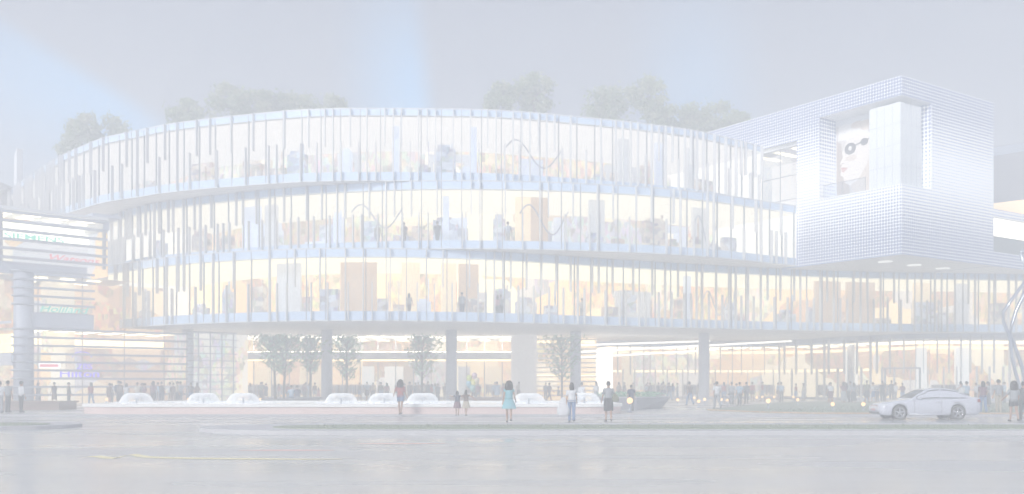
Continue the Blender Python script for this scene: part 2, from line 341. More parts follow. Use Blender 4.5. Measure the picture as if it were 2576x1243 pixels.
def rng(v,a,b,c,d,smooth=True):
    n=N(nt,'ShaderNodeMapRange',interpolation_type='SMOOTHSTEP' if smooth else 'LINEAR')
    for i,k in enumerate((a,b,c,d),1): n.inputs[i].default_value=k
    L(v,n.inputs[0]); return n.outputs[0]
ym=mth('MAXIMUM',sx.outputs[1],.02); tx=mth('DIVIDE',sx.outputs[0],ym); tz=mth('DIVIDE',sx.outputs[2],ym)
# gaps in the evening cloud: two slanting shafts of clear blue and a faint one
d1=mth('SUBTRACT',mth('ADD',mth('MULTIPLY',tx,-.63),.047),tz)
f1=mth('MULTIPLY',rng(d1,-.012,.02,0,1),rng(d1,.01,.17,1,.18)); f1=mth('MULTIPLY',f1,rng(tz,.40,.26,.35,1)); f1=mth('MULTIPLY',f1,rng(tx,-.28,-.42,0,1))
d2=mth('SUBTRACT',mth('ADD',mth('MULTIPLY',tz,-.10),-.055),tx)
f2=mth('MULTIPLY',rng(d2,-.012,.018,0,1),rng(d2,.01,.11,1,0)); f2=mth('MULTIPLY',f2,rng(tz,.42,.27,.18,1))
d3=mth('ABSOLUTE',mth('SUBTRACT',tx,.19)); f3=mth('MULTIPLY',rng(d3,.0,.09,.5,0),rng(tz,.42,.27,.2,1))
ff=mth('ADD',mth('ADD',f1,f2),f3,True)
base=N(nt,'ShaderNodeMix',data_type='RGBA'); base.inputs[0].default_value=.80; L(sk.outputs[0],base.inputs[6]); base.inputs[7].default_value=(4.6,5.6,8.2,1)
nz=N(nt,'ShaderNodeTexNoise'); nz.inputs['Scale'].default_value=2.2; nz.inputs['Detail'].default_value=4
mpg=N(nt,'ShaderNodeMapping'); mpg.inputs['Scale'].default_value=(1,1,4); L(tc.outputs['Generated'],mpg.inputs[0]); L(mpg.outputs[0],nz.inputs['Vector'])
cl=N(nt,'ShaderNodeMix',data_type='RGBA',blend_type='MULTIPLY'); cl.inputs[0].default_value=1
rgbn=N(nt,'ShaderNodeValToRGB'); rgbn.color_ramp.elements[0].color=(.9,.9,.93,1); rgbn.color_ramp.elements[1].color=(1.06,1.06,1.05,1); L(nz.outputs[0],rgbn.inputs[0])
L(base.outputs[2],cl.inputs[6]); L(rgbn.outputs[0],cl.inputs[7])
bl=N(nt,'ShaderNodeMix',data_type='RGBA'); L(ff,bl.inputs[0]); L(cl.outputs[2],bl.inputs[6]); bl.inputs[7].default_value=(2.0,12.2,25,1); 
ze=N(nt,'ShaderNodeVectorMath',operation='SCALE'); L(bl.outputs[2],ze.inputs[0]); L(rng(sx.outputs[2],.32,.80,SKYLO,SKYHI),ze.inputs['Scale'])   # overcast sky: brighter overhead than near the horizon
L(ze.outputs[0],bg.inputs[0])
sl=bpy.data.lights.new('sun','SUN'); sl.energy=4; sl.angle=math.radians(12); sl.color=(1,.97,.93)
so=bpy.data.objects.new('sun',sl); COL.objects.link(so); so.rotation_euler=(-SUN).to_track_quat('-Z','Y').to_euler(); so.location=(-60,-60,60)
HAZE=.0145
m,nt2,out=newmat('haze_air'); pv=N(nt2,'ShaderNodeVolumePrincipled'); pv.inputs['Density'].default_value=HAZE; pv.inputs['Color'].default_value=(.965,.982,1.0,1); pv.inputs['Anisotropy'].default_value=0
nt2.links.new(pv.outputs[0],out.inputs['Volume'])
b=MB(); b.box(-120,120,-12,140,-1.2,33.5); ho=tag(build(b,'haze',m),kind='stuff')
cam=bpy.data.cameras.new('camera'); cam.lens=34; cam.sensor_width=36; cam.shift_y=(HY-621.5)/2575; cam.clip_end=3000; cam.clip_start=.1
co=bpy.data.objects.new('camera',cam); COL.objects.link(co); co.location=(0,0,EYE); co.rotation_euler=(math.pi/2,0,0); SC.camera=co
SC.view_settings.view_transform='Standard'; SC.view_settings.look='None'; SC.view_settings.exposure=0.60; SC.view_settings.gamma=1
cy=SC.cycles; cy.use_denoising=True; cy.max_bounces=14; cy.diffuse_bounces=3; cy.glossy_bounces=3; cy.transparent_max_bounces=16; cy.transmission_bounces=4; cy.volume_bounces=10
cy.sample_clamp_indirect=6; cy.sample_clamp_direct=0; cy.caustics_reflective=False; cy.caustics_refractive=False; cy.blur_glossy=.5
# ------------------------------------------------------------------ the curved mall
class Curve:
    def __init__(s,pts): s.p=pts
    def Y(s,px):
        p=s.p
        if px<=p[0][0]: i=0
        elif px>=p[-1][0]: i=len(p)-2
        else:
            i=max(k for k in range(len(p)-1) if p[k][0]<=px)
        def sl(k):
            if k==0: return (p[1][1]-p[0][1])/(p[1][0]-p[0][0])
            if k==len(p)-1: return (p[k][1]-p[k-1][1])/(p[k][0]-p[k-1][0])
            return (p[k+1][1]-p[k-1][1])/(p[k+1][0]-p[k-1][0])
        h=p[i+1][0]-p[i][0]; t=(px-p[i][0])/h
        if t<0 or t>1: return p[i][1]+(px-p[i][0])*(p[i+1][1]-p[i][1])/h
        m0,m1=sl(i)*h,sl(i+1)*h
        return (2*t**3-3*t*t+1)*p[i][1]+(t**3-2*t*t+t)*m0+(-2*t**3+3*t*t)*p[i+1][1]+(t**3-t*t)*m1
    def pt(s,px): Y=s.Y(px); return Vector((wx(px,Y),Y))
    def frame(s,px):
        a,c=s.pt(px-2),s.pt(px+2); u=(c-a).normalized(); return s.pt(px),u,Vector((u.y,-u.x))   # n points outwards
    def sample(s,a,b,step=14):
        n=max(2,int((b-a)/step)); return [a+(b-a)*i/n for i in range(n+1)]
C1=Curve([(215,84.1),(270,80.7),(330,78),(430,74.7),(560,72.2),(725,70.4),(915,69.9),(1110,70.5),(1229,71.4),(1363,73),(1506,75.2),(1626,77),(1770,79.2),(1930,81.5),(2100,83.2),(2270,84.5),(2413,85),(2575,85.9),(2800,87.8)])
C2=Curve([(265,85.5),(330,81.3),(391,78.8),(535,75.6),(644,73.8),(776,72.1),(956,70.8),(1100,70.3),(1250,70.4),(1400,70.9),(1490,71.5),(1634,72.7),(1790,75),(1912,77.9),(2003,80.3)])
C3=Curve([(-60,118),(12,102.5),(55,95.7),(103,90.2),(156,84.9),(199,82),(261,78.8),(348,76.5),(417,74.8),(522,73.2),(591,72.4),(718,71.1),(838,70.5),(969,70.4),(1088,70.5),(1208,70.7),(1328,71.4),(1490,73),(1634,74.7),(1773,77.2),(1917,81.7)])
C0=Curve([(1540,100.5),(1640,101.5),(1790,102),(1900,101.6),(1962,100.5),(2063,96),(2160,91.7),(2273,87.9),(2413,86.6),(2575,87.1),(2800,89)])
Z1,Z2,Z3,ZT=6.2,11.45,16.42,21.7
mall=thing('shopping_mall','curved three storey glass shopping mall lit warm from inside, raised on round columns','building',(0,80,0))
FINS=[]      # (kind, curve, px, zb, zt, storey)
def sheet(mb,cv,xs,z0,z1,off=0,m=0):
    vs=[]
    for px in xs:
        p,u,n=cv.frame(px); q=p+n*off; vs+=[(q.x,q.y,z0),(q.x,q.y,z1)]
    mb.add(vs,[(2*i,2*i+2,2*i+3,2*i+1) for i in range(len(xs)-1)],m)
def slab(mb,cv,xs,z,back,off=0.,m=0,flip=False):
    """flat sheet from the facade curve back by «back» metres (or to an absolute depth if a tuple)"""
    vs=[]
    for px in xs:
        p,u,n=cv.frame(px); q=p+n*off
        r=(q.x*back[0]/q.y,back[0]) if isinstance(back,tuple) else (q.x-n.x*back,q.y-n.y*back)
        vs+=[(q.x,q.y,z),(r[0],r[1],z)]
    fs=[(2*i,2*i+1,2*i+3,2*i+2) if flip else (2*i,2*i+2,2*i+3,2*i+1) for i in range(len(xs)-1)]
    mb.add(vs,fs,m)
def storey(cv,a,b,zb,zt,back,backmat,low,high,name,depth_abs=None,lamps=True,nmul=1.45):
    xs=cv.sample(a,b)
    st=build_part=None
    g=MB(); sheet(g,cv,xs,zb+low,zt-high); build(g,'glass_wall',M['vision'],mall)
    s=MB(); sheet(s,cv,xs,zb+.06,zb+low,0,0)
    if high>.1: sheet(s,cv,xs,zt-high,zt-.06,0,0)
    build(s,'spandrel',M['spandrel'],mall)
    e=MB()
    for z0,z1 in ((zb-.02,zb+.06),(zt-.06,zt+.03)):
        sheet(e,cv,xs,z0,z1,.03); slab(e,cv,xs,z0,.03,.03); slab(e,cv,xs,z1,.03,.03,flip=True)
    build(e,'edge_trim',M['slab'],mall)
    f=MB(); slab(f,cv,xs,zb+.40,back,-.15); build(f,'shop_floor',M['floor_in'],mall)
    c=MB(); slab(c,cv,xs,zt-high-.05,.30,-.1,flip=True); build(c,'ceiling',M['ceil'],mall)
    c=MB(); slab(c,cv,xs,zt-high-.12,back-.30,-.30,flip=True); sheet(c,cv,xs,zt-high-.12,zt-high-.05,-.30); build(c,'luminous_ceiling',M['lum_'+name],mall)
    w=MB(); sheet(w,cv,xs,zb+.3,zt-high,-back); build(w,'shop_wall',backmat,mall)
    # end walls
    w=MB()
    for px in (a,b):
        w=MB(); p,u,n=cv.frame(px); q=p-n*back; w.quad((p.x,p.y,zb),(q.x,q.y,zb),(q.x,q.y,zt),(p.x,p.y,zt)); build(w,'end_wall',M['part_white'],mall)
    mu=MB(); arc=0; prev=cv.pt(a); px=a
    while px<b:
        q=cv.pt(px); arc+=(q-prev).length; prev=q
        if arc>nmul:
            arc=0; p,u,n=cv.frame(px); mu.obox(p,u,n,-.025,.025,-.1,.03,zb+.07,zt-.07)
        px+=1
    build(mu,'glazing_bars',M['mullion'],mall)
storey(C1,215,2790,Z1,Z2,9.5,M['back2'],.70,.62,'first')
storey(C2,265,2002,Z2,Z3,9.5,M['back1'],.62,.60,'second')
storey(C3,-60,1916,Z3,ZT,10.5,M['back0'],.64,.50,'third')
# soffits: the undersides of the storeys
s=MB(); xs=C1.sample(215,2790); slab(s,C1,xs,Z1-.0,(103.5,),-.02); 
structureless=build(s,'soffit',M['soffit'],mall)
s=MB(); xs=C2.sample(265,2002); slab(s,C2,xs,Z2-.03,14,-.02); build(s,'soffit',M['soffit'],mall)
s=MB(); xs=C3.sample(-60,1916); slab(s,C3,xs,Z3-.03,14,-.02); build(s,'soffit',M['soffit'],mall)
# roofs and terraces
s=MB(); xs=C3.sample(-60,1916); slab(s,C3,xs,ZT-.02,40,-.05,flip=True); build(s,'roof',M['grey_wall'],mall)
s=MB(); xs=C2.sample(265,2002); slab(s,C2,xs,Z3-.06,9,-.05,flip=True); build(s,'terrace',M['grey_wall'],mall)
s=MB(); xs=C1.sample(215,2790); slab(s,C1,xs,Z2-.06,9,-.05,flip=True); build(s,'terrace',M['grey_wall'],mall)
# round columns
for px in (472,822,1135,1447,1770,2140):
    Y={472:80,822:81,1135:81,1447:83,1770:86,2140:95}[px]; w={2140:.35}.get(px,.47)
    b=MB(); b.lathe([(w,.1),(w,Z1-.06)],(wx(px,Y),Y,0),24); b.lathe([(w+.04,.1),(w+.04,.25)],(wx(px,Y),Y,0),24); build(b,'column',M['column'],mall)
# full-height panels standing close behind the glass
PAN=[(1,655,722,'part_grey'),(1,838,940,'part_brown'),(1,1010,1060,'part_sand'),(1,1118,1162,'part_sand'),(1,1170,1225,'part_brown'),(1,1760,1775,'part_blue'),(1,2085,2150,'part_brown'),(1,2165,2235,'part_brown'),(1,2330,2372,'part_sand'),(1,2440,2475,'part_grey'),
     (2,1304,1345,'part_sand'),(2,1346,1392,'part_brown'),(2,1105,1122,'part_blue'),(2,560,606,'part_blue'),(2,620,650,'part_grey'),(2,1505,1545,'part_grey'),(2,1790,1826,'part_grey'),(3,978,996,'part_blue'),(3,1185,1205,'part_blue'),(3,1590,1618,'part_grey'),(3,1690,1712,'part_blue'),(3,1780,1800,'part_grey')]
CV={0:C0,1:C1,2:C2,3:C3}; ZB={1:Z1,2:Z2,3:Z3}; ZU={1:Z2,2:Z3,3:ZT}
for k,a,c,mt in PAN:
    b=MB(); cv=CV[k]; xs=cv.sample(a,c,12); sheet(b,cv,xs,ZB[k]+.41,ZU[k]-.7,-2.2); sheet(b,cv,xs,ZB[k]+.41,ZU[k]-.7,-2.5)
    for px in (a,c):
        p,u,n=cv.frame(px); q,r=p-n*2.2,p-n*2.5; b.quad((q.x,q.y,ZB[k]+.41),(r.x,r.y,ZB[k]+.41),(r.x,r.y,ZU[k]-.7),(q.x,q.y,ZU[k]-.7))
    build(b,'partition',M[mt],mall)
# display units standing about the sales floors
dr=random.Random(31)
for k,a,c,cnt in ((1,300,2700,30),(2,330,1960,24),(3,120,1880,22)):
    cv=CV[k]
    for i in range(cnt):
        px=a+(c-a)*(i+dr.uniform(.1,.9))/cnt; p,u,n=cv.frame(px); d=dr.uniform(1.2,4.5); w=dr.uniform(.3,1.0); h=dr.choice((.95,1.2,1.6,2.1,2.4)); z=ZB[k]+.41
        b=MB(); b.obox(p,u,-n,-w,w,d,d+.6,z,z+h)
        if dr.random()<.6: b.obox(p,u,-n,-w*.7,w*.5,d+.05,d+.5,z+h+.002,z+h+dr.uniform(.15,.4))
        if dr.random()<.4: b.obox(p,u,-n,w*.6,w*.72,d+.1,d+.3,z+h+.003,z+2.9); 
        build(b,'display_unit',M[dr.choice(['goods_a','goods_b','goods_a','part_blue','goods_b'])],mall)
# kiosk portals: a bar on posts
for k,a,c,hh in ((3,820,882,2.35),(3,1072,1200,2.3),(3,1568,1680,2.25),(2,590,640,2.6),(2,1090,1318-150,2.4),(2,1690,1803,2.4),(1,860,920,3.0),(1,1590,1700,2.7),(1,1200,1260,2.1)):
    b=MB(); cv=CV[k]; m_=(a+c)/2; p,u,n=cv.frame(m_); w=(c-a)*p.y/FPX/2; z=ZB[k]+.41
    b.obox(p,u,-n,-w,w,3.2,3.6,z+hh-.55,z+hh); b.obox(p,u,-n,w*.45,w*.95,3.2,3.9,z,z+hh-.552); b.obox(p,u,-n,-w*.95,-w*.8,3.2,3.4,z,z+hh-.552); b.obox(p,u,-n,-w*.5,w*.2,3.0,3.7,z,z+.95)
    build(b,'kiosk_portal',M['part_grey' if k!=2 else 'part_blue'],mall)
# twisting ribbon sculptures hung in the halls
for k,a,c,z0,amp in ((3,1280,1432,1.9,1.0),(2,868,1002,2.1,.9),(2,1312,1440,1.8,1.1),(2,1770,1830,1.6,1.2),(1,1790,1850,1.6,1.0)):
    b=MB(); cv=CV[k]; pts=[]
    for i in range(33):
        t=i/32; p,u,n=cv.frame(a+(c-a)*t); q=p-n*1.2; pts.append((q.x,q.y,ZB[k]+.6+z0+amp*math.sin(t*6.5+.4)*(1 if k<3 else 1)))
    b.tube(pts,.05,6); build(b,'ribbon',M['louvre'],mall)
# ------------------------------------------------------------------ fins
T3='''U 179 195 233 264 322.5 375 418.5 498 531.4 585 640 718 778 818.7 882 968.6 1010.6 1074.8 1225.7 1310.3 1352.3 1392.6 1654 1688 1734.6 1860 1871 1895 1912
L 165 189.5 205 214.6 243.4 286.6 310.5 404.8 480.8 549 620.9 678.4 698.3 758 798.3 859.5 902.6 945.8 1032 1161.6 1204 1267.9 1304 1412 1472 1620.7 1703.4 1775 1830.5 1883 1905
F 349.4 449.6 839 923.7 990 1052.5 1095.7 1140 1183 1246.8 1288.7 1331 1372.7 1432.6 1509 1546 1564 1583.5 1601.5 1636 1671 1719 1749 1764.6 1793 1821 1847'''
T2='''U 285.8 308 324.4 333 352 371 404.7 427.6 439.4 493.3 535.3 597.6 614.4 648 717.6 773.8 812 871 930.9 993.7 1036 1100 1185 1270.3 1378 1439.4 1540 1597.6 1636 1691 1838 1896.8 1960.3
L 280 291.9 300.3 315.8 341 361.4 381.8 415.4 452.6 480.2 520.9 550.9 565.3 580.9 628.8 662.4 698.4 734.4 753.4 791.8 831.4 890 911 951.4 1013.7 1054.4 1077.3 1163.6 1249.9 1314 1419 1481 1581 1673 1741.7 1866.8 1936.4 1948.4 1972
F 307.4 392.6 465.7 507.7 681.6 850.5 972.9 1206.7 1356.6 1500.5 1708 1775.7 1791.3 1910'''
T1='''U 325.4 355.4 399.7 452.5 466.9 508.8 591.6 744 806.4 1071.4 1113.3 1179.3 1262.3 1282.3 1321.9 1359 1396 1432.3 1486.2 1502.9 1537.7 1589.3 1637.3 1702 1927.3 1959.7 1994.5 2077.3 2144.4 2178 2245.5 2279 2432.5 2499.6
L 289.4 344.6 366.2 378.2 436.9 495.7 573.6 627.6 699.5 723.6 784.7 825.5 877 936.3 976.6 1003 1048.6 1092 1136 1201 1301.5 1339.8 1378.3 1414.2 1466.9 1519.7 1555.6 1571.3 1604.8 1620.4 1654 1686.4 1717.5 1734.3 1779.8 1813.4 1861.3 1892.5 1944 1977.7 2026.8 2043.6 2110.7 2127.5 2194.7 2229.5 2263 2297 2329.3 2358 2379.7
F 213 222 232 249 263 272.6 296.7 317 423.5 540 681.6 870 914.3 981.4 1241.5 1450.2 1669.6 1748.7 1763 1797.8 1830.2 1847 1878 1910 2010 2060 2093.9 2161.2 2211.8 2314.9 2348.5 2365.2 2398.8 2449.2 2484 2533 2552 2570'''
def parse(t):
    r=[]
    for ln in t.split('\n'):
        w=ln.split(); r+=[(w[0],float(v)) for v in w[1:]]
    return r
for txt,cv,zb,zt in ((T3,C3,Z3,ZT),(T2,C2,Z2,Z3),(T1,C1,Z1,Z2)):
    for k,px in parse(txt): FINS.append((k,cv,px,zb,zt))
px=14; i=0
while px<162:
    FINS.append(('FUFL'[i%4],C3,px,Z3,ZT)); px+=5.2+ (i*7%5)*.9; i+=1
def finbox(mb,cv,px,z0,z1,d=.30,t=.032):
    p,u,n=cv.frame(px); mb.obox(p,u,n,-t,t,.03,d,z0,z1)
def span(k,zb,zt):
    return {'F':(zb+.03,zt-.03),'U':(zb+(zt-zb)*.47,zt-.03),'L':(zb+.03,zb+(zt-zb)*.53)}[k]
order=sorted(FINS,key=lambda f:-((2 if f[0]=='F' else 1)/f[1].Y(f[2])+ (0.004 if f[2]>150 else -.02)))
rest=MB()
for i,(k,cv,px,zb,zt) in enumerate(order):
    z0,z1=span(k,zb,zt)
    if i<100:
        b=MB(); finbox(b,cv,px,z0,z1); build(b,'fin',M['fin'],mall)
    else: finbox(rest,cv,px,z0,z1)
o=build(rest,'fin',M['fin'],mall); o['kind']='stuff'
# roof parapet of frosted glass is the spandrel itself; thin handrail behind it
# ------------------------------------------------------------------ ground floor shops under the storeys
# right: curved shopfront with its own short fins
xs=C0.sample(1540,2790)
g=MB(); sheet(g,C0,xs,.35,5.75); build(g,'shopfront_glass',M['vision'],mall)
g=MB(); sheet(g,C0,xs,.1,.35); sheet(g,C0,xs,5.75,6.18,.02); build(g,'shopfront_frame',M['beam'],mall)
g=MB(); sheet(g,C0,xs,.1,5.7,-7); build(g,'shop_wall',M['back2'],mall)
g=MB(); slab(g,C0,xs,5.6,7,-.1,flip=True); build(g,'ceiling',M['ceil'],mall)
g=MB(); slab(g,C0,xs,.12,7,-.1); build(g,'shop_floor',M['floor_in'],mall)
lm=MB(); px=1550
while px<2780:
    p,u,n=C0.frame(px)
    for d in (1.2,3.4,5.6): lm.obox(p,u,-n,-.6,.6,d,d+.4,5.5,5.55)
    px+=32
build(lm,'ceiling_lights',M['ceil_lamp'],mall)
g=MB(); sheet(g,C0,[x for x in xs if x<2130],2.9,3.15,-3.0); build(g,'cove_light',M['cove_lamp'],mall)
g=MB(); sheet(g,C0,xs,5.0,5.3,-6.8); build(g,'cove_light',M['cove_lamp'],mall)
fr=MB(); px=1552; i=0
while px<2785:
    k='ULULFUL'[i%7]; z0,z1={'U':(2.6,6.0),'L':(.1,3.2),'F':(.1,6.0)}[k]; finbox(fr,C0,px,z0,z1,.3,.04); px+=(13,19,11,23,16)[i%5]; i+=1
o=build(fr,'shopfront_fins',M['fin'],mall)
for a,c,mt in ((1585,1610,'part_sand'),(2085,2110,'part_white'),(2300,2340,'part_white'),(2430,2470,'part_white')):
    b=MB(); x_=C0.sample(a,c,12); sheet(b,C0,x_,.13,5.0,-2.2); sheet(b,C0,x_,.13,5.0,-2.5)
    for px in (a,c):
        p,u,n=C0.frame(px); q,r=p-n*2.2,p-n*2.5; b.quad((q.x,q.y,.13),(r.x,r.y,.13),(r.x,r.y,5.0),(q.x,q.y,5.0))
    build(b,'partition',M[mt],mall)
# doorway frame in the right shopfront
p,u,n=C0.frame(2270)
b=MB(); 
for l0,l1,z0,z1 in ((-1.6,-1.45,.1,3.0),(1.45,1.6,.1,3.0),(-1.6,1.6,3.0,3.15)): b.obox(p,u,n,l0,l1,.05,.25,z0,z1)
build(b,'door_frame',M['mullion'],mall)
# white lit pier and the light coves beside it
Yp=92; b=MB(); b.box(wx(1500,Yp),wx(1541,Yp),Yp,Yp+.8,.1,5.0); build(b,'lit_pier',M['white_lamp'],mall)
b=MB()
for a,c in (((1462,868),(1785,858)),((1462,885),(1990,858)),((1462,899),(1800,880)),):
    A=(wx(a[0],88),88,wz(a[1],88)); B=(wx(c[0],96),96,wz(c[1],96)); b=MB(); b.tube([A,B],.10,6); build(b,'light_tube',M['white_lamp'],mall)
# middle: straight shopfront two floors high behind the tree planters
YB=95.5; x0,x1=wx(594,YB),wx(1352,YB)
g=MB(); g.quad((x0,YB,.4),(x1,YB,.4),(x1,YB,3.9),(x0,YB,3.9)); g.quad((x0,YB,4.85),(x1,YB,4.85),(x1,YB,6.2),(x0,YB,6.2)); build(g,'shopfront_glass',M['vision'],mall)
b=MB(); b.box(x0,x1,YB-1.6,YB+.1,4.05,4.75); b.box(x0,x1,YB-.05,YB+.1,.1,.4); build(b,'gallery_band',M['beam'],mall)
b=MB(); b.box(x0,x1,YB-.5,YB-.02,3.9,4.045); build(b,'cove_light',M['cove_lamp'],mall)
b=MB(); x=x0
while x<=x1: b.box(x-.05,x+.05,YB-.08,YB-.01,.1,3.9); b.box(x-.05,x+.05,YB-.08,YB-.01,4.76,6.19); x+=(x1-x0)/17
build(b,'shopfront_bars',M['mullion'],mall)
b=MB(); b.quad((x0,YB+7,.1),(x1,YB+7,.1),(x1,YB+7,6.2),(x0,YB+7,6.2)); b.quad((x0,YB,.1),(x0,YB+7,.1),(x0,YB+7,6.2),(x0,YB,6.2)); b.quad((x1,YB,.1),(x1,YB+7,.1),(x1,YB+7,6.2),(x1,YB,6.2)); build(b,'shop_wall',M['back2'],mall)
b=MB(); b.quad((x0,YB+.1,4.4),(x1,YB+.1,4.4),(x1,YB+7,4.4),(x0,YB+7,4.4)); build(b,'shop_ceiling',M['ceil'],mall)
b=MB(); b.quad((x0,YB+.1,.12),(x1,YB+.1,.12),(x1,YB+7,.12),(x0,YB+7,.12)); build(b,'shop_floor',M['floor_in'],mall)
b=MB(); x=x0+.8
while x<x1-1:
    for d in (1.,3.,5.): b.box(x,x+1.1,YB+d,YB+d+.4,4.28,4.33); b.box(x,x+1.1,YB+d,YB+d+.4,6.08,6.12)
    x+=2.1
build(b,'ceiling_lights',M['ceil_lamp'],mall)
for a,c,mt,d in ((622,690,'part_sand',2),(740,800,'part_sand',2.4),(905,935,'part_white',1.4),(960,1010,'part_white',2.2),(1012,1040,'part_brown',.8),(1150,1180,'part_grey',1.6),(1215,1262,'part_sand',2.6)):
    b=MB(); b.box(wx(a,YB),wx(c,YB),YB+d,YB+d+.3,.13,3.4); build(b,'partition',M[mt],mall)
# drum-shaped stair tower and its slatted screen
b=MB(); cx=wx(1318,88); b.lathe([(1.15,.1),(1.15,6.1)],(cx,89,0),28)
for k in range(40): a=2*math.pi*k/40; b.box(cx+1.17*math.cos(a)-.03,cx+1.17*math.cos(a)+.03,89+1.17*math.sin(a)-.03,89+1.17*math.sin(a)+.03,.1,6.1)
build(b,'stair_drum',pbr('drum_render',(.78,.76,.74),.6,var=.05,emit=(1,.93,.85),es=.22),mall)  # faint emission added to lift the drum out of the overhang's shade
b=MB(); b.box(x0+.5,x1-.5,YB-1.3,YB-.3,4.76,4.8); build(b,'unseen_soffit_fill',lamp('unseen_soffit_fill',(1,.88,.68),15.),mall)  # unseen glowing strip added to brighten the soffit
b=MB()
for k in range(13): z=.5+k*.44; b.box(wx(1345,92),wx(1500,92),91.6,91.9,z,z+.12)
build(b,'slat_screen',M['white'],mall)
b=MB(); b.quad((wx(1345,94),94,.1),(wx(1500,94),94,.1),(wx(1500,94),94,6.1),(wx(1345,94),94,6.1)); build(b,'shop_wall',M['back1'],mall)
for za,zb_ in ((5.6,5.9),(2.3,2.5)): b=MB(); b.box(wx(1350,93.4),wx(1495,93.4),93.3,93.5,za,zb_); build(b,'cove_light',M['cove_lamp'],mall)

# ---- clothes racks and display tables in the ground floor shops
rk=random.Random(21)
def rack_mesh(seed):
    r2=random.Random(seed); b=MB(); b.tube([(-.8,0,1.45),(.8,0,1.45)],.02,6,0); b.tube([(-.8,0,0),(-.8,0,1.45)],.02,6,0); b.tube([(.8,0,0),(.8,0,1.45)],.02,6,0); b.box(-.85,-.75,-.25,.25,0,.03,0); b.box(.75,.85,-.25,.25,0,.03,0)
    fr=b.mesh('rail',[M['mullion']]); g=MB(); x=-.72
    while x<.72: w=r2.uniform(.03,.07); g.box(x,x+w,-.22,.22,1.42-r2.uniform(.7,1.15),1.40,r2.randrange(4)); x+=w+.015
    return fr,g.mesh('garments',[CM['brown'],CM['grey'],CM['beige'],CM['navy']])
RK=[rack_mesh(i) for i in range(3)]
spots=[(px,d,'C0') for px,d in ((1662,1.4),(1745,1.5),(1822,1.3),(1925,1.4),(2046,1.5),(2135,1.2),(2195,1.3),(2375,1.2),(2405,1.4),(2500,1.3))]+[(px,1.2,'M') for px in (640,705,755,850,885,925,1048,1085,1190,1240)]
for i,(px,d,w) in enumerate(spots):
    if w=='C0': p,u,n=C0.frame(px); q=p-n*d; rz=math.atan2(u.y,u.x); lab='clothes rack with hanging garments behind the right-hand ground floor shopfront'; gr='clothes racks in the right-hand shop'
    else: q=Vector((wx(px,YB+d),YB+d)); rz=0; lab='clothes rack with hanging garments in the middle shop behind the plaza trees'; gr='clothes racks in the middle shop'
    t=thing('clothes_rack',lab,'clothes rack',(q.x,q.y,.13),rz,gr); fr_,ga_=RK[i%3]; link_mesh('rail',fr_,t); link_mesh('garments',ga_,t)
# ------------------------------------------------------------------ white perforated box on the right
BC=Vector((wx(2268,72.5),72.5)); BA=Vector((-.566,.8244)); BS=Vector((.826,.5637))   # along the left face, along the right face
ZL,ZH=11.35,24.78
box=thing('gallery_box','white perforated box building cantilevered over the right end, with a poster niche','building',(BC.x,BC.y,0))
def onL(t,d=0): q=BC+BA*t+BS*d; return (q.x,q.y)
def onR(s,d=0): q=BC+BS*s+BA*d; return (q.x,q.y)
def panel(mb,f,a0,a1,z0,z1,d=0,m=0):
    p,q=f(a0,d),f(a1,d)
    mb.quad((*p,z0),(*q,z0),(*q,z1),(*p,z1),m,((a0,z0),(a1,z0),(a1,z1),(a0,z1)))
T0,TW0,TW1,TE=7.45,9.75,17.5,26.0
S0,SE,SL=3.8,12.6,34.0
NZ0,NZ1=16.65,23.3
b=MB()
panel(b,onL,0,TE,ZL,NZ0-.6); panel(b,onL,0,TW0,NZ0-.6,NZ0); panel(b,onL,0,TE,NZ1,ZH); panel(b,onL,T0,TW0,NZ0,NZ1); panel(b,onL,TW0,TE,21.9,NZ1); panel(b,onL,TW1,TE,NZ0-.6,21.9)
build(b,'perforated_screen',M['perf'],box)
b=MB()
panel(b,onR,0,SE,ZL,NZ0-.55,.0); panel(b,onR,0,SE,NZ0-.55,NZ0); panel(b,onR,0,SE,NZ1,ZH); panel(b,onR,S0,SE,NZ0,NZ1)
panel(b,onR,SE,SL,ZL,12.55); panel(b,onR,SE,SL,15.4,16.07); panel(b,onR,24.5,SL,12.55,15.4)
panel(b,onL,0,12,ZL,ZH,SE)
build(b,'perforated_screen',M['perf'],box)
# niche: jambs, head and floor
b=MB()
def jamb(f,g,a,d0,d1,z0,z1):
    p,q=f(a,d0),f(a,d1); b.quad((*p,z0),(*q,z0),(*q,z1),(*p,z1),0,((d0,z0),(d1,z0),(d1,z1),(d0,z1)))
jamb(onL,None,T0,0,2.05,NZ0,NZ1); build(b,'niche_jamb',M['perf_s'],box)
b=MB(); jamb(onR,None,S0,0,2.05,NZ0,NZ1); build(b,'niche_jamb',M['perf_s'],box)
for z in (NZ0-.01,NZ1+.01):
    b=MB(); p=[onL(0),onL(T0),onL(T0,2.05),onL(0,2.05)]; b.quad(*[(*q,z) for q in p])
    p=[onR(2.06),onR(S0),onR(S0,2.05),onR(2.06,2.05)]; b.quad(*[(*q,z) for q in p])
    build(b,'niche_lining',M['white'],box)
b=MB(); p,q=onL(T0,2.05),onL(2.05,2.05); b.quad((*p,NZ0),(*q,NZ0),(*q,NZ1),(*p,NZ1)); p,q=onR(S0,2.05),onR(2.05,2.05); b.quad((*p,NZ0),(*q,NZ0),(*q,NZ1),(*p,NZ1)); build(b,'niche_wall',M['white'],box)
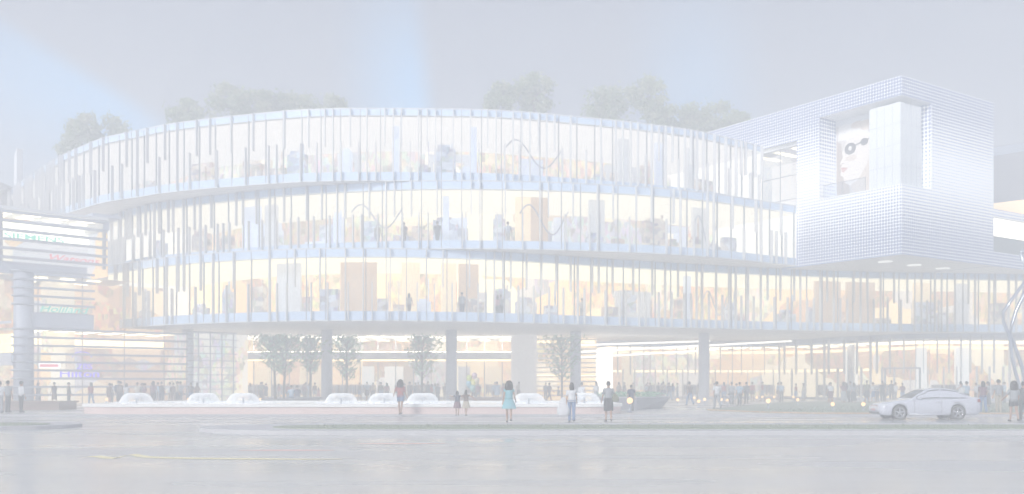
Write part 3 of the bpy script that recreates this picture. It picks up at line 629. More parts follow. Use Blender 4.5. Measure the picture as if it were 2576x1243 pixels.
# glowing white corner bay inside the niche
b=MB(); ti,so_=3.05,3.0; i_=.35
pA,pB,pC=onL(ti,i_),onL(i_,i_),onR(so_,i_)
pA2,pC2=onL(ti,2.0),onR(so_,2.0)
for p,q in ((pA,pB),(pB,pC),(pA2,pA),(pC,pC2)): b.quad((*p,NZ0+.02),(*q,NZ0+.02),(*q,NZ1-.35),(*p,NZ1-.35))
b.add([(*x,NZ1-.35) for x in (pA,pB,pC,pC2,onL(2.0,2.0),pA2)],[(0,1,2,3,4,5)])
build(b,'corner_bay',M['frost'],box)
b=MB()
for k in range(1,4):
    z=NZ0+(NZ1-.35-NZ0)*k/4
    for f,a0,a1 in ((onL,i_,ti),(onR,i_,so_)):
        p,q=f(a0,i_-.02),f(a1,i_-.02); b.tube([(*p,z),(*q,z)],.018,5)
for f,a1 in ((onL,ti),(onR,so_)):
    for k in range(1,4): p=f(i_+(a1-i_)*k/4,i_-.02); b.tube([(*p,NZ0),(*p,NZ1-.35)],.018,5)
build(b,'bay_joints',M['slab'],box)
# poster of a face in round sunglasses, flat print on the niche wall
def pos(u,v,d): q=onL(T0-.1-u*3.9,2.03-d*.003); return (*q,NZ0+.15+v*6.0)
PC=[(.60,.56,.53),(.82,.76,.71),(.40,.33,.29),(.07,.07,.08),(.82,.80,.77),(.52,.24,.22),(.66,.57,.50),(.28,.23,.21)]
pm=[pbr('poster_ink_%s'%w,c,.5,var=.03,emit=c,es=.12) for w,c in zip('abcdefgh',PC)]  # inks emit faintly to brighten the print
b=MB()
def shape(pts,m,d): b.add([pos(u,v,d) for u,v in pts],[tuple(range(len(pts)))],m)
def ell(cu,cv,ru,rv,n=18): return [(cu+ru*math.cos(2*math.pi*k/n),cv+rv*math.sin(2*math.pi*k/n)) for k in range(n)]
shape([(0,0),(1,0),(1,1),(0,1)],0,0)
shape([(0,0),(.35,0),(.30,.25),(.18,.45),(.12,.75),(0,.8)],2,1)
shape([(.14,.62),(.16,.55),(.08,.49),(.13,.46),(.10,.42),(.12,.37),(.09,.33),(.16,.30),(.20,.22),(.34,.16),(.52,.22),(.74,.40),(.86,.62),(.84,.80),(.55,.88),(.28,.82)],1,2)
shape([(.34,.16),(.45,.05),(.70,0),(1,0),(1,.55),(.86,.60),(.74,.40),(.52,.22)],6,2)
shape([(.05,.80),(.30,.78),(.6,.84),(.88,.74),(1,.78),(1,1),(.05,1)],4,3)
for cu,cv,ru,rv in ((.72,.93,.16,.07),(.9,.86,.12,.09),(.5,.96,.15,.05),(.96,.72,.07,.1)): shape(ell(cu,cv,ru,rv),7 if cu>.8 else 6,4)
shape(ell(.34,.66,.14,.08),3,5); shape(ell(.34,.665,.045,.03),4,6); shape(ell(.68,.71,.09,.05),3,5); shape([(.46,.68),(.62,.70),(.62,.725),(.46,.70)],3,5); shape([(.76,.72),(.99,.77),(.99,.79),(.76,.74)],3,5)
shape([(.11,.425),(.18,.425),(.30,.405),(.20,.39),(.13,.395)],5,5); shape([(.12,.39),(.20,.385),(.27,.395),(.17,.355)],5,6); shape([(.12,.47),(.18,.475),(.2,.485),(.13,.49)],2,5); shape(ell(.36,.53,.15,.04),6,4)
build(b,'poster',pm,box)
# glass balustrade at the niche edge
b=MB(); p,q=onL(T0-.35,.08),onL(3.2,.08); b.quad((*p,NZ0),(*q,NZ0),(*q,NZ0+1.05),(*p,NZ0+1.05)); build(b,'balustrade_glass',M['vision'],box)
b=MB(); b.tube([(*p,NZ0+1.06),(*q,NZ0+1.06)],.03,6)
for t in (T0-.35,5.3,3.2): r=onL(t,.08); b.tube([(*r,NZ0),(*r,NZ0+1.06)],.025,6)
build(b,'handrail',M['mullion'],box)
# big window in the left face
b=MB(); p,q=onL(TW0,.35),onL(TW1,.35); b.quad((*p,16.05),(*q,16.05),(*q,21.6),(*p,21.6)); build(b,'window',M['vision'],box)
b=MB()
for t in (TW0,TW0+2.0,TW0+4,TW0+6,TW1): r=onL(t,.33); b.tube([(*r,16.05),(*r,21.7)],.04,4)
for z in (17.2,19.2,21.6): p,q=onL(TW0,.33),onL(TW1,.33); b.tube([(*p,z),(*q,z)],.04,4)
build(b,'window_bars',M['mullion'],box)
b=MB(); p,q=onL(TW0,.34),onL(TW1,.34); b.quad((*p,21.6),(*q,21.6),(*q,21.9),(*p,21.9)); r,s2=onL(TW0,0),onL(TW1,0); b.quad((*r,21.88),(*s2,21.88),(*q,21.88),(*p,21.88)); b.quad((*onL(TW0),16.05),(*onL(TW0,.35),16.05),(*onL(TW0,.35),21.9),(*onL(TW0),21.9)); build(b,'window_surround',M['white'],box)
b=MB(); p,q=onL(TW0-.5,6),onL(TW1,6); b.quad((*p,16),(*q,16),(*q,21.9),(*p,21.9)); r=onL(TW0-.05,.4); w_=onL(TW0-.5,6); b.quad((*r,16),(*w_,16),(*w_,21.9),(*r,21.9)); build(b,'room_wall',M['back0'],box)
b=MB(); p,q,r,s2=onL(TW0,.4),onL(TW1,.4),onL(TW1,6),onL(TW0,6); b.quad((*p,21.85),(*q,21.85),(*r,21.85),(*s2,21.85)); build(b,'room_ceiling',M['ceil'],box)
b=MB()
for t in (11,13,15): p,q,r,s2=onL(t,1.5),onL(t+.6,1.5),onL(t+.6,4.5),onL(t,4.5); b.quad((*p,21.8),(*q,21.8),(*r,21.8),(*s2,21.8))
build(b,'ceiling_lights',M['ceil_lamp'],box)
# underside, roof and the wing that runs on to the right
b=MB(); p=[onL(0,.02),onL(TE,.02),onL(TE,SL),onR(SL,.02)]; b.quad(*[(*x,ZL+.02) for x in p]); build(b,'underside',M['soffit'],box)
b=MB(); p=[onL(0,.02),onL(TE,.02),onL(TE,SE-.02),onR(SE-.02,.02)]; b.quad(*[(*x,ZH-.02) for x in p]); build(b,'roof',M['grey_wall'],box)
b=MB(); p=[onR(SE+.02,.02),onR(SL,.02),onR(SL,14),onR(SE+.02,14)]; b.quad(*[(*x,16.0) for x in p]); build(b,'terrace',M['white'],box)
dl=lamp('soft_downlight',(1,.97,.9),.75)
for s_,w in ((2.6,.55),(6.5,.55),(10.5,.55)): b=MB(); q=onR(s_,3.2); b.lathe([(w,0),(w,.05)],(*q,ZL-.06),20); build(b,'downlight',dl,box)
b=MB(); p,q=onR(SE,.25),onR(24.5,.25); b.quad((*p,13.9),(*q,13.9),(*q,15.4),(*p,15.4)); build(b,'lit_blind',M['white_lamp'],box)
b=MB(); b.quad((*p,12.55),(*q,12.55),(*q,13.9),(*p,13.9)); build(b,'window',pbr('dark_glazing',(.09,.13,.14),.08,spec=.8),box)
b=MB(); 
for s_ in (SE,SE+6,24.5):
    r=onR(s_,.2); b.tube([(*r,12.55),(*r,15.4)],.05,4)
build(b,'window_bars',M['white'],box)
# ------------------------------------------------------------------ grey block and pylon further back
tg=thing('grey_block','plain grey rendered block with a glass balustrade rising behind the white box','building',(50,92,0))
b=MB(); A=Vector((wx(2497,93),93)); dv=Vector((.70,-.714)); z1=wz(393,93); z0=wz(512,93)
p2=A+dv*16; bk=Vector((.714,.70))
b.add([(*A,z0),(*p2,z0),(*p2,z1),(*A,z1),(*(A+bk*10),z0),(*(A+bk*10),z1),(*(p2+bk*10),z1),(*(p2+bk*10),z0)],[(0,1,2,3),(4,0,3,5),(3,2,6,5),(1,7,6,2)])
build(b,'wall',pbr('grey_block_render',(.13,.135,.16),.7,var=.06,scale=.4),tg)
b=MB(); b.add([(*A,z0-1.4),(*p2,z0-1.4),(*p2,z0-.0),(*A,z0-.0)],[(0,1,2,3)]); build(b,'base_band',M['part_sand'],tg)
b=MB(); b.add([(*(A+bk*-.0),z1),(*p2,z1),(*p2,z1+.85),(*A,z1+.85)],[(0,1,2,3)]); build(b,'balustrade',M['vision'],tg)
b=MB(); b.tube([(*A,z1+.87),(*p2,z1+.87)],.04,5)
for k in range(5): q=A+dv*(k*4); b.tube([(*q,z1),(*q,z1+.87)],.035,5)
build(b,'handrail',M['louvre'],tg)
b=MB(); Yp=116; b.add([(wx(35,Yp),Yp,-.1),(wx(55,Yp),Yp-1.2,-.1),(wx(55,Yp),Yp-1.2,wz(378,Yp)),(wx(35,Yp),Yp,wz(391,Yp)),(wx(35,Yp)+.2,Yp+.8,-.1),(wx(55,Yp)+.3,Yp-.3,-.1),(wx(55,Yp)+.3,Yp-.3,wz(378,Yp)),(wx(35,Yp)+.2,Yp+.8,wz(391,Yp))],[(0,1,2,3),(1,5,6,2),(5,4,7,6),(4,0,3,7),(3,2,6,7)])
tag(build(b,'pylon',pbr('pylon_white',(.85,.88,.95),.4,var=.02)),'slim pale blue slab-shaped pylon rising behind the far left end of the mall','pylon')
th=thing('tiled_house','old house with a dark hipped tile roof and upturned eave at the left edge','house',(wx(-40,104),104,0))
b=MB(); Yh=101; xr=wx(41,Yh); xl=wx(-150,Yh); ze=wz(487,Yh); zr=wz(430,Yh)
pts=[(xr,Yh-2,ze+.35),(xl,Yh-2,ze),(xl,Yh+9,ze),(xr,Yh+9,ze+.35)]; rg=[(xr-4.5,Yh+3.5,zr),(xl,Yh+3.5,zr)]
b.add(pts+rg+[(p[0],p[1],p[2]-.35) for p in pts],[(0,1,5,4),(2,3,4,5),(3,0,4),(0,6,7,1),(3,9,6,0),(6,9,8,7)])
build(b,'roof',M['darkroof'],th)
b=MB(); b.box(xl,xr-1.0,Yh-1,Yh+8,-.1,ze-.1); build(b,'wall',pbr('house_wall',(.16,.16,.165),.8,var=.1),th)
# ------------------------------------------------------------------ louvred shop building on the left
LC=Vector((wx(65,70),70)); LU=Vector((.757,.655)); LN=Vector((.655,-.757)); LW=Vector((-.80,.60))
lb=thing('louvred_shop_building','shop building wrapped in grey horizontal louvres, glowing shop signs behind them, on the left','building',(LC.x,LC.y,0))
def lp(s,o=0): q=LC+LU*s+LN*o; return q
def ss(px,o=0):   # run along the face at a picture column
    k=(px-CX)/FPX; a=LC+LN*o
    return (k*a.y-a.x)/(LU.x-k*LU.y)
b=MB(); b.lathe([(.68,.1),(.68,9.75)],(lp(0,-.55).x,lp(0,-.55).y,0),24); build(b,'corner_column',M['beam'],lb)
sE,sM=ss(470),ss(236)
zl=[.75+.60*k for k in range(9)]+[7.35+.60*k for k in range(5)]
b=MB()
for z in zl:
    e=sE if z<5.6 else sM
    b.obox(LC,LU,LN,-.2,e,0,.28,z,z+.15)
    b.obox(LC,LW,Vector((-LW.y*-1,LW.x*-1)) if False else LN,-.0,.0,0,.0,z,z+.15)
    a=LC+LN*.28+LU*-.2; c_=a+Vector((-.95,.12)); b.tube([(a.x,a.y,z+.075),(c_.x,c_.y,z+.075)],[(.15,.075)]*2,6)
build(b,'louvres',M['louvre'],lb)
b=MB(); b.obox(LC,LU,LN,-.3,sM,-1.3,-.02,5.75,6.85); build(b,'floor_band',M['beam'],lb)
b=MB(); s=0.9
while s<sE:
    b.obox(LC,LU,LN,s-.025,s+.025,-.35,-.28,.1,9.7 if s<sM else 5.6); s+=3.1
build(b,'glazing_bars',M['mullion'],lb)
g=MB(); p,q,r=lp(.3,-.4),lp(sE,-.4),lp(sM,-.4); g.quad((*p,.1),(*q,.1),(*q,5.7),(*p,5.7)); g.quad((*p,6.9),(*r,6.9),(*r,9.7),(*p,9.7)); build(g,'glass_wall',M['vision'],lb)
w=MB(); p,q=lp(-6,-5),lp(sE,-5); w.quad((*p,.1),(*q,.1),(*q,9.7),(*p,9.7)); q2=lp(sE,0); w.quad((*q,.1),(*q2,.1),(*q2,5.7),(*q,5.7)); build(w,'shop_wall',M['back3'],lb)
w=MB(); 
for z in (5.7,9.6): a,c_,d_,e_=lp(-.2,-.3),lp(sE if z<6 else sM+3,-.3),lp(sE if z<6 else sM+3,-5),lp(-6,-5); w.quad((*a,z),(*c_,z),(*d_,z),(*e_,z))
build(w,'ceiling',M['ceil'],lb)
lm=MB(); s=.8
while s<sE-1:
    for d in (1.0,2.6,4.2):
        lm.obox(LC,LU,-LN,s,s+1.0,d,d+.35,5.58,5.62)
        if s<sM: lm.obox(LC,LU,-LN,s,s+1.0,d,d+.35,9.48,9.52)
    s+=1.9
build(lm,'ceiling_lights',M['ceil_lamp'],lb)
b=MB(); p,q=lp(0,-4.9),lp(sE,-4.9); b.quad((*p,4.5),(*q,4.5),(*q,5.2),(*p,5.2)); build(b,'cove_light',M['cove_lamp'],lb)
# dim glazed lattice between the louvres and the middle shopfront
sQ=ss(596,0)
g=MB(); a,c_=lp(sE,-.1),lp(sQ,-.1); g.quad((*a,.1),(*c_,.1),(*c_,5.9),(*a,5.9)); build(g,'lattice_glass',M['vision'],lb)
g=MB(); a,c_=lp(sE,-3.0),lp(sQ+2.4,-3.0); g.quad((*a,.1),(*c_,.1),(*c_,5.9),(*a,5.9)); build(g,'lattice_wall',M['back4'],lb)
g=MB(); s=sE
while s<=sQ: g.obox(LC,LU,LN,s-.03,s+.03,-.14,-.02,.1,5.9); s+=1.0
for k in range(10): g.obox(LC,LU,LN,sE,sQ,-.01,.08,.6+k*.58,.68+k*.58)
build(g,'lattice_bars',M['louvre'],lb)
# face turned to the left edge of the picture
p=lp(-.9,-.2); q=p+LW*9; b=MB(); b.quad((*p,.1),(*q,.1),(*q,9.7),(*p,9.7)); build(b,'glass_wall',M['vision'],lb)
p2,q2=p-Vector((LW.y,-LW.x))*-2.5,q-Vector((LW.y,-LW.x))*-2.5
b=MB(); b.quad((p2.x+1,p2.y+2.5,.1),(q.x+1,q.y+2.5,.1),(q.x+1,q.y+2.5,9.7),(p2.x+1,p2.y+2.5,9.7)); build(b,'shop_wall',M['back1'],lb)
b=MB(); b.quad((p.x,p.y-.06,6.0),(q.x,q.y-.06,6.0),(q.x,q.y-.06,6.2),(p.x,p.y-.06,6.2)); b.quad((p.x,p.y-.06,3.0),(q.x,q.y-.06,3.0),(q.x,q.y-.06,3.9),(p.x,p.y-.06,3.9)); build(b,'fascia',M['beam'],lb)
b=MB(); b.quad((p.x+.2,p.y+1.5,4.0),(q.x,q.y+1.5,4.0),(q.x,q.y+1.5,5.4),(p.x+.2,p.y+1.5,5.4)); build(b,'lightbox',lamp('yellow_lightbox',(1.,.86,.42),2.4),lb)
# upper storey box
U0=Vector((wx(0,69.9),69.9)); UU=Vector((.717,.697)); UN=Vector((.697,-.717)); sR=7.72
def up(s,o=0): return U0+UU*s+UN*o
b=MB(); b.obox(U0,UU,UN,-14,sR-1.6,-.6,.02,9.72,10.55); build(b,'beam',M['beam'],lb)
b=MB()
for k in range(6): z=10.75+.66*k; b.obox(U0,UU,UN,-14,sR-.1,0,.25,z,z+.19)
build(b,'louvres',M['louvre'],lb)
for s in (-9,-4.5,.15,sR-.15): b=MB(); b.obox(U0,UU,UN,s-.1,s+.1,-.45,-.2,10.56,14.3); build(b,'post',M['mullion'],lb)
g=MB(); p,q=up(-14,-.5),up(sR,-.5); g.quad((*p,10.56),(*q,10.56),(*q,14.3),(*p,14.3)); build(g,'glass_wall',M['vision'],lb)
w=MB(); p,q=up(-14,-4),up(sR,-4); w.quad((*p,10),(*q,10),(*q,14.3),(*p,14.3)); q3=up(sR,0); w.quad((*q,10),(*q3,10),(*q3,14.3),(*q,14.3)); build(w,'shop_wall',M['back1'],lb)
w=MB(); p,q,r,s_=up(-14,.1),up(sR,.1),up(sR,-4),up(-14,-4); w.quad((*p,14.32),(*q,14.32),(*r,14.32),(*s_,14.32)); w.quad((*p,14.55),(*q,14.55),(*r,14.55),(*s_,14.55)); w.quad((*p,14.32),(*q,14.32),(*q,14.55),(*p,14.55)); w.quad((*q,14.32),(*r,14.32),(*r,14.55),(*q,14.55)); build(w,'roof',M['white'],lb)
w=MB(); 
for s in range(-12,8,2): w.obox(U0,UU,-UN,s,s+1.2,1.2,1.6,14.22,14.27); w.obox(U0,UU,-UN,s,s+1.2,2.8,3.2,14.22,14.27)
build(w,'ceiling_lights',M['ceil_lamp'],lb)
w=MB(); p,q=up(-14,-3.9),up(sR,-3.9); w.quad((*p,12.8),(*q,12.8),(*q,14.1),(*p,14.1)); build(w,'lightbox',lamp('cream_lightbox',(1.,.90,.62),2.6),lb)
w=MB(); w.obox(U0,UU,UN,sR-.35,sR+.15,-3.9,-.0,13.6,14.3); w.obox(U0,UU,UN,sR-1.2,sR+1.0,-2,.1,14.56,14.8); build(w,'end_beam',M['beam'],lb)
# ---- lettering
def text(body, parent, o, u, n, z, size, mat, name='lettering', shear=0, ext=.03, wide=None):
    cu=bpy.data.curves.new('t','FONT'); cu.body=body; cu.size=size; cu.extrude=ext; cu.shear=shear; cu.offset=.012*size
    ob=bpy.data.objects.new('t',cu); COL.objects.link(ob); dg=bpy.context.evaluated_depsgraph_get(); me=bpy.data.meshes.new_from_object(ob.evaluated_get(dg)); 
    bpy.data.objects.remove(ob); bpy.data.curves.remove(cu)
    w=max(v.co.x for v in me.vertices)-min(v.co.x for v in me.vertices); k=(wide/w) if wide else 1
    org=world_loc(parent)
    for v in me.vertices:
        x,y,e=v.co.x*k,v.co.y,v.co.z
        v.co=Vector((o.x+u.x*x+n.x*e,o.y+u.y*x+n.y*e,z+y))-org
    me.name=name; me.materials.clear(); me.materials.append(mat)
    return link_mesh(name,me,parent)
sg=lamp('sign_green',(.12,.75,.52),.9); sr=lamp('sign_red',(.9,.16,.18),1.1); spu=lamp('sign_purple',(.24,.14,.85),1.2); sw=lamp('sign_white',(.9,.95,1.),2.)
def usp(px,o): k=(px-CX)/FPX; a=U0+UN*o; return (k*a.y-a.x)/(UU.x-k*UU.y)
def sign(body,o,px0,px1,py,h,face,mat,label,shear=0,zz=None):
    U_,N_,f=(UU,UN,usp) if face=='u' else (LU,LN,ss)
    s0,s1=f(px0,o),f(px1,o); base=(U0 if face=='u' else LC)+N_*o+U_*s0; z=zz if zz else wz(py,base.y)
    t=thing('shop_sign',label,'sign',(base.x,base.y,z))
    text(body,t,base,U_,N_,z,h*base.y/FPX/.72,mat,shear=shear,wide=s1-s0)
    b=MB(); b.tube([(base.x-N_.x*.06,base.y-N_.y*.06,z-.05),((base+U_*(s1-s0)).x-N_.x*.06,(base+U_*(s1-s0)).y-N_.y*.06,z-.05)],.03,5); build(b,'rail',M['mullion'],t)
sign('SIEMENS',-.4,10,160,591,14,'u',sg,'green capital letter sign on the upper storey behind the louvres',zz=12.31)
sign('Watsons',-.9,117,243,641,16,'u',sr,'red slanted script sign low on the upper storey',.35,zz=11.0)
sign('Holiland',-.6,98,222,793,18,'l',sg,'green handwritten style sign behind the middle louvres',.3,zz=6.97)
sign('ZBS',-1.2,192,232,920,15,'l',spu,'short purple letters under a purple arc at ground level',zz=2.76)
sign('Hilton',-1.0,148,247,951,19,'l',spu,'long row of tall purple letters below the purple arc',zz=2.16)
t=bpy.data.objects['shop_sign.003']; o_=-1.2; s0=ss(182,o_); s1=ss(230,o_); b=MB(); pts=[]
for k in range(13): a=math.pi*k/12; c_=LC+LN*o_+LU*((s0+s1)/2-(s1-s0)/2*math.cos(a)); pts.append((c_.x,c_.y,wz(899,c_.y)+.42*math.sin(a)))
b.tube(pts,.04,6); build(b,'neon_arc',spu,t)
p=lp(-.9,-.2); k0=wx(2,72)
t=thing('shop_sign','white capital letters on the grey fascia at the left edge of the picture','sign',(wx(-8,70.3),70.3,3.1)); text('OL',t,Vector((wx(-4,70.6),70.6)),Vector((.94,-.2)).normalized(),Vector((-.2,-.94)).normalized(),wz(913,70.6),.75,sw,wide=1.15)
b=MB(); b.box(wx(-10,70.9),wx(40,70.9),70.9,71.0,wz(920,70.9),wz(893,70.9)); build(b,'backing',M['beam'],t)
t=thing('shop_sign','white light box with a red stripe low behind the corner louvres','sign',(*lp(ss(100,-.8),-.8),wz(930,72)))
a,c_=lp(ss(96,-.8),-.8),lp(ss(152,-.8),-.8); b=MB(); z0,z1=wz(927,72.5),wz(910,72.5); b.quad((*a,z0),(*c_,z0),(*c_,z1),(*a,z1)); build(b,'panel',M['white_lamp'],t)
a,c_=lp(ss(100,-.77),-.77),lp(ss(147,-.77),-.77); b=MB(); b.quad((*a,z0+.1),(*c_,z0+.1),(*c_,z0+.3),(*a,z0+.3)); build(b,'stripe',sr,t)
# ------------------------------------------------------------------ fountain basin with water bells
def hull(x0,x1,y0,y1,r,n=8):
    p=[]
    for cx,cy,a0 in ((x1-r,y0+r,-90),(x1-r,y1-r,0),(x0+r,y1-r,90),(x0+r,y0+r,180)):
        for k in range(n+1): a=math.radians(a0+90*k/n); p.append((cx+r*math.cos(a),cy+r*math.sin(a)))
    return p
FX0,FX1=wx(176,48.9),wx(1572,48.9)
ft=thing('fountain_basin','long low fountain basin with a white rim and stone wall painted pink-lit beside the road','fountain',((FX0+FX1)/2,53,0))
P=hull(FX0,FX1,48.75,59.5,2.2); Pi=hull(FX0+.75,FX1-.75,49.5,58.75,1.6)
b=MB(); n=len(P)
b.add([(x,y,.10) for x,y in P]+[(x+ (0),y,.46) for x,y in P],[(i,(i+1)%n,n+(i+1)%n,n+i) for i in range(n)]); build(b,'wall',M['stone_pink_lit'],ft)
b=MB(); Po=hull(FX0-.08,FX1+.08,48.67,59.58,2.25)
b.add([(x,y,.462) for x,y in Po]+[(x,y,.60) for x,y in Po]+[(x,y,.60) for x,y in Pi]+[(x,y,.42) for x,y in Pi],[(k*n+i,k*n+(i+1)%n,(k+1)*n+(i+1)%n,(k+1)*n+i) for k in range(3) for i in range(n)]); build(b,'rim',M['stone_white'],ft)
m,nt,out=newmat('fountain_water'); L=nt.links.new
pb=N(nt,'ShaderNodeBsdfPrincipled'); pb.inputs['Base Color'].default_value=(.5,.56,.6,1); pb.inputs['Roughness'].default_value=.06; L(pb.outputs[0],out.inputs[0])
tc=N(nt,'ShaderNodeTexCoord'); nz=N(nt,'ShaderNodeTexNoise'); nz.inputs['Scale'].default_value=3; nz.inputs['Detail'].default_value=3; L(tc.outputs['Object'],nz.inputs['Vector'])
bp=N(nt,'ShaderNodeBump'); bp.inputs['Strength'].default_value=.4; bp.inputs['Distance'].default_value=.1; L(nz.outputs[0],bp.inputs['Height']); L(bp.outputs[0],pb.inputs['Normal']); pb.inputs['Emission Color'].default_value=(1,.98,.94,1); pb.inputs['Emission Strength'].default_value=.12   # glow put into the water's own emission
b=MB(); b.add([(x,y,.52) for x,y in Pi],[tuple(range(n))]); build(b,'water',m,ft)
m,nt,out=newmat('water_sheet'); L=nt.links.new
tr=N(nt,'ShaderNodeBsdfTransparent'); tr.inputs[0].default_value=(.95,.97,1,1); df=N(nt,'ShaderNodeBsdfPrincipled'); df.inputs['Base Color'].default_value=(.93,.95,.97,1); df.inputs['Roughness'].default_value=.12; df.inputs['Emission Color'].default_value=(1,.99,.97,1); df.inputs['Emission Strength'].default_value=.22  # bells given a faint glow of their own
lw=N(nt,'ShaderNodeLayerWeight'); lw.inputs[0].default_value=.35
tc=N(nt,'ShaderNodeTexCoord'); mp=N(nt,'ShaderNodeMapping'); mp.inputs['Scale'].default_value=(14,14,1.2); L(tc.outputs['Object'],mp.inputs[0]); nz=N(nt,'ShaderNodeTexNoise'); nz.inputs['Scale'].default_value=1.5; nz.inputs['Detail'].default_value=4; L(mp.outputs[0],nz.inputs['Vector'])
ma=N(nt,'ShaderNodeMath',operation='MULTIPLY_ADD'); L(nz.outputs[0],ma.inputs[0]); ma.inputs[1].default_value=.55; ma.inputs[2].default_value=-.12
mb_=N(nt,'ShaderNodeMath',operation='ADD'); mb_.use_clamp=True; L(ma.outputs[0],mb_.inputs[0]); L(lw.outputs['Facing'],mb_.inputs[1])
mx=N(nt,'ShaderNodeMixShader'); L(mb_.outputs[0],mx.inputs[0]); L(tr.outputs[0],mx.inputs[1]); L(df.outputs[0],mx.inputs[2]); L(mx.outputs[0],out.inputs[0]); M['sheet']=m
b=MB(); prof=[(.04,.44),(.12,.53),(.25,.585),(.40,.60),(.56,.575),(.70,.50),(.81,.39),(.90,.25),(.96,.10),(.98,-.02)]
rr=random.Random(5); ns=40; rs=[]
for r,z in prof: rs.append([((r*(1+.012*math.sin(j*3.1)))*math.cos(2*math.pi*j/ns),(r*(1+.012*math.sin(j*3.1)))*math.sin(2*math.pi*j/ns),z) for j in range(ns)])
b.rings(rs,0,False); bell=b.mesh('water_bell',[M['sheet']])
b=MB(); b.lathe([(1.0,.02),(1.35,.05),(1.75,.03),(1.9,0)],(0,0,0),28,0,False); 
for k in range(90):
    a=rr.uniform(0,6.28); r=rr.uniform(.9,1.9); b.ball((r*math.cos(a),r*math.sin(a),rr.uniform(.02,.12)),rr.uniform(.015,.05),5)
foam=b.mesh('foam',[M['sheet']])
b=MB(); b.lathe([(.05,-.1),(.05,.3),(.09,.32),(.09,.36)],(0,0,0),10); noz=b.mesh('nozzle',[M['steel']])
WB=[(343,53.5,'leftmost water bell on the white fountain, in front of a group in pale clothes'),(512,54,'water bell second from the left, next to the leftmost round column'),(612,53,'water bell between the leftmost round column and the twin tree trunks'),(858,52.5,'water bell just right of the second round column from the left'),(966,53,'water bell left of the woman in the red top'),(1063,53,'water bell just right of the woman in the red top'),(1330,52.5,'water bell just right of the woman in the teal dress'),(1470,54,'rightmost water bell, behind the woman in white blouse and jeans')]
for px,Y,lab in WB:
    t=thing('water_bell',lab,'water jet',(wx(px,Y),Y,.525),R.uniform(0,6),'bell-shaped water jets in the fountain'); t.scale=(.93,.93,1.0)
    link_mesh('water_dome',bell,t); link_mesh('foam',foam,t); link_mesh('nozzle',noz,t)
# second low basin and planters
t=thing('stone_planter','low grey boat-shaped stone planter at the right end of the fountain','planter',(wx(1610,60),60,.1))
b=MB(); x0,x1=wx(1500,58.5),wx(1688,60); y0=56.2
po=[(x0,y0),(wx(1600,57),y0+.6),(x1,60.5),(x1+.1,61.2),(x1-.6,62.5),(x0,62.5)]
k=len(po); b.add([(x*1.0-(.5 if i in (2,3) else 0),y,.10) for i,(x,y) in enumerate(po)]+[(x,y,.80) for x,y in po],[(i,(i+1)%k,k+(i+1)%k,k+i) for i in range(k)]+[tuple(range(k,2*k))]); build(b,'wall',pbr('planter_stone',(.33,.33,.36),.5,var=.08),t)
b=MB(); b.add([(x,y,.80) for x,y in po]+[(x,y,.86) for x,y in po],[(i,(i+1)%k,k+(i+1)%k,k+i) for i in range(k)]+[tuple(range(k,2*k))]); build(b,'coping',M['kerb'],t)
b=MB()
for i in range(900):
    x=R.uniform(x0+.3,x1-.8); y=R.uniform(y0+1.2,62); a=R.uniform(0,6.28); s=R.uniform(.06,.14); c_=Vector((x,y,.86+R.uniform(0,.28))); d=Vector((math.cos(a),math.sin(a),R.uniform(-.3,.6)))*s; e=Vector((-math.sin(a),math.cos(a),.3))*s*.5
    b.add([c_-d,c_+e,c_+d,c_-e],[(0,1,2,3)],R.randrange(2))
build(b,'shrubs',[M['leafg1'],M['leafg2']],t)
def bench(px0,px1,Y,h,mat,lab,d=1.2):
    t=thing('bench',lab,'bench',(wx((px0+px1)/2,Y),Y,.1)); x0,x1=wx(px0,Y),wx(px1,Y)
    b=MB(); b.box(x0+.1,x1-.1,Y+.1,Y+d-.1,.1,h-.1); build(b,'plinth',mat,t)
    b=MB(); b.box(x0,x1,Y,Y+d,h-.098,h); build(b,'seat',mat,t)
bench(656,740,66,.62,M['stone_grey'],'dark stone bench under the twin tree trunks'); bench(742,802,65.5,.72,M['stone_grey'],'dark stone bench beside the second round column')
bench(1128,1262,66,.70,M['stone_brown'],'long brown stone bench behind the children'); bench(400,455,66,.5,M['stone_grey'],'low dark bench behind the two leftmost water bells')
bench(-60,150,56,.62,M['stone_brown'],'low brown planter wall behind the people on the far left',2.5); bench(300,1,70,.5,M['stone_grey'],'long dark step in front of the louvred shops') if False else None
# ------------------------------------------------------------------ globe lamps set on the paving
gl=MB(); gl.ball((0,0,.42),.11,14); gl=gl.mesh('globe',[lamp('globe_glow',(1.,.62,.30),1.5)])
gs=MB(); gs.lathe([(.10,0),(.10,.03),(.035,.05),(.035,.26),(.07,.28)],(0,0,0),12); gs=gs.mesh('stem',[M['steel']])
GL=[(268,70,.0,'on the step of the louvred shops'),(12,60,0,'at the left edge behind the man in the grey shirt'),(474,70,0,'behind the leftmost round column base'),(655,70,0,'at the left end of the dark stone bench'),(800,67,0,'at the foot of the second round column'),(892,72,.0,'behind the water bell right of the second column'),(1302,66,0,'behind the woman in the teal dress'),(1470,64,0,'behind the woman with the white bag'),(1584,52,.2,'in front of the grey boat-shaped planter'),(1612,72,0,'behind the grey boat-shaped planter'),(1704,68,0,'just beyond the pointed end of the planter'),(1746,78,0,'left of the rightmost full round column'),(1757,62,0,'low on the paving left of the rightmost round column'),(1772,70,0,'in front of the rightmost round column'),(1814,70,0,'beside the person in white by the column'),(1828,66,0,'beside the bicycle'),(1903,80,0,'near the right shopfront, left one of a close pair'),(1917,84,0,'near the right shopfront, right one of a close pair'),(1947,82,0,'behind the person in the blue top'),(1932,57.5,.1,'at the left corner of the lawn'),(1995,84,0,'right of the person in the blue top'),(2006,68,0,'on the far edge of the lawn'),(2094,53,.0,'on the lawn below the woman in white'),(2171,53,0,'on the lawn at the front of the silver car')]
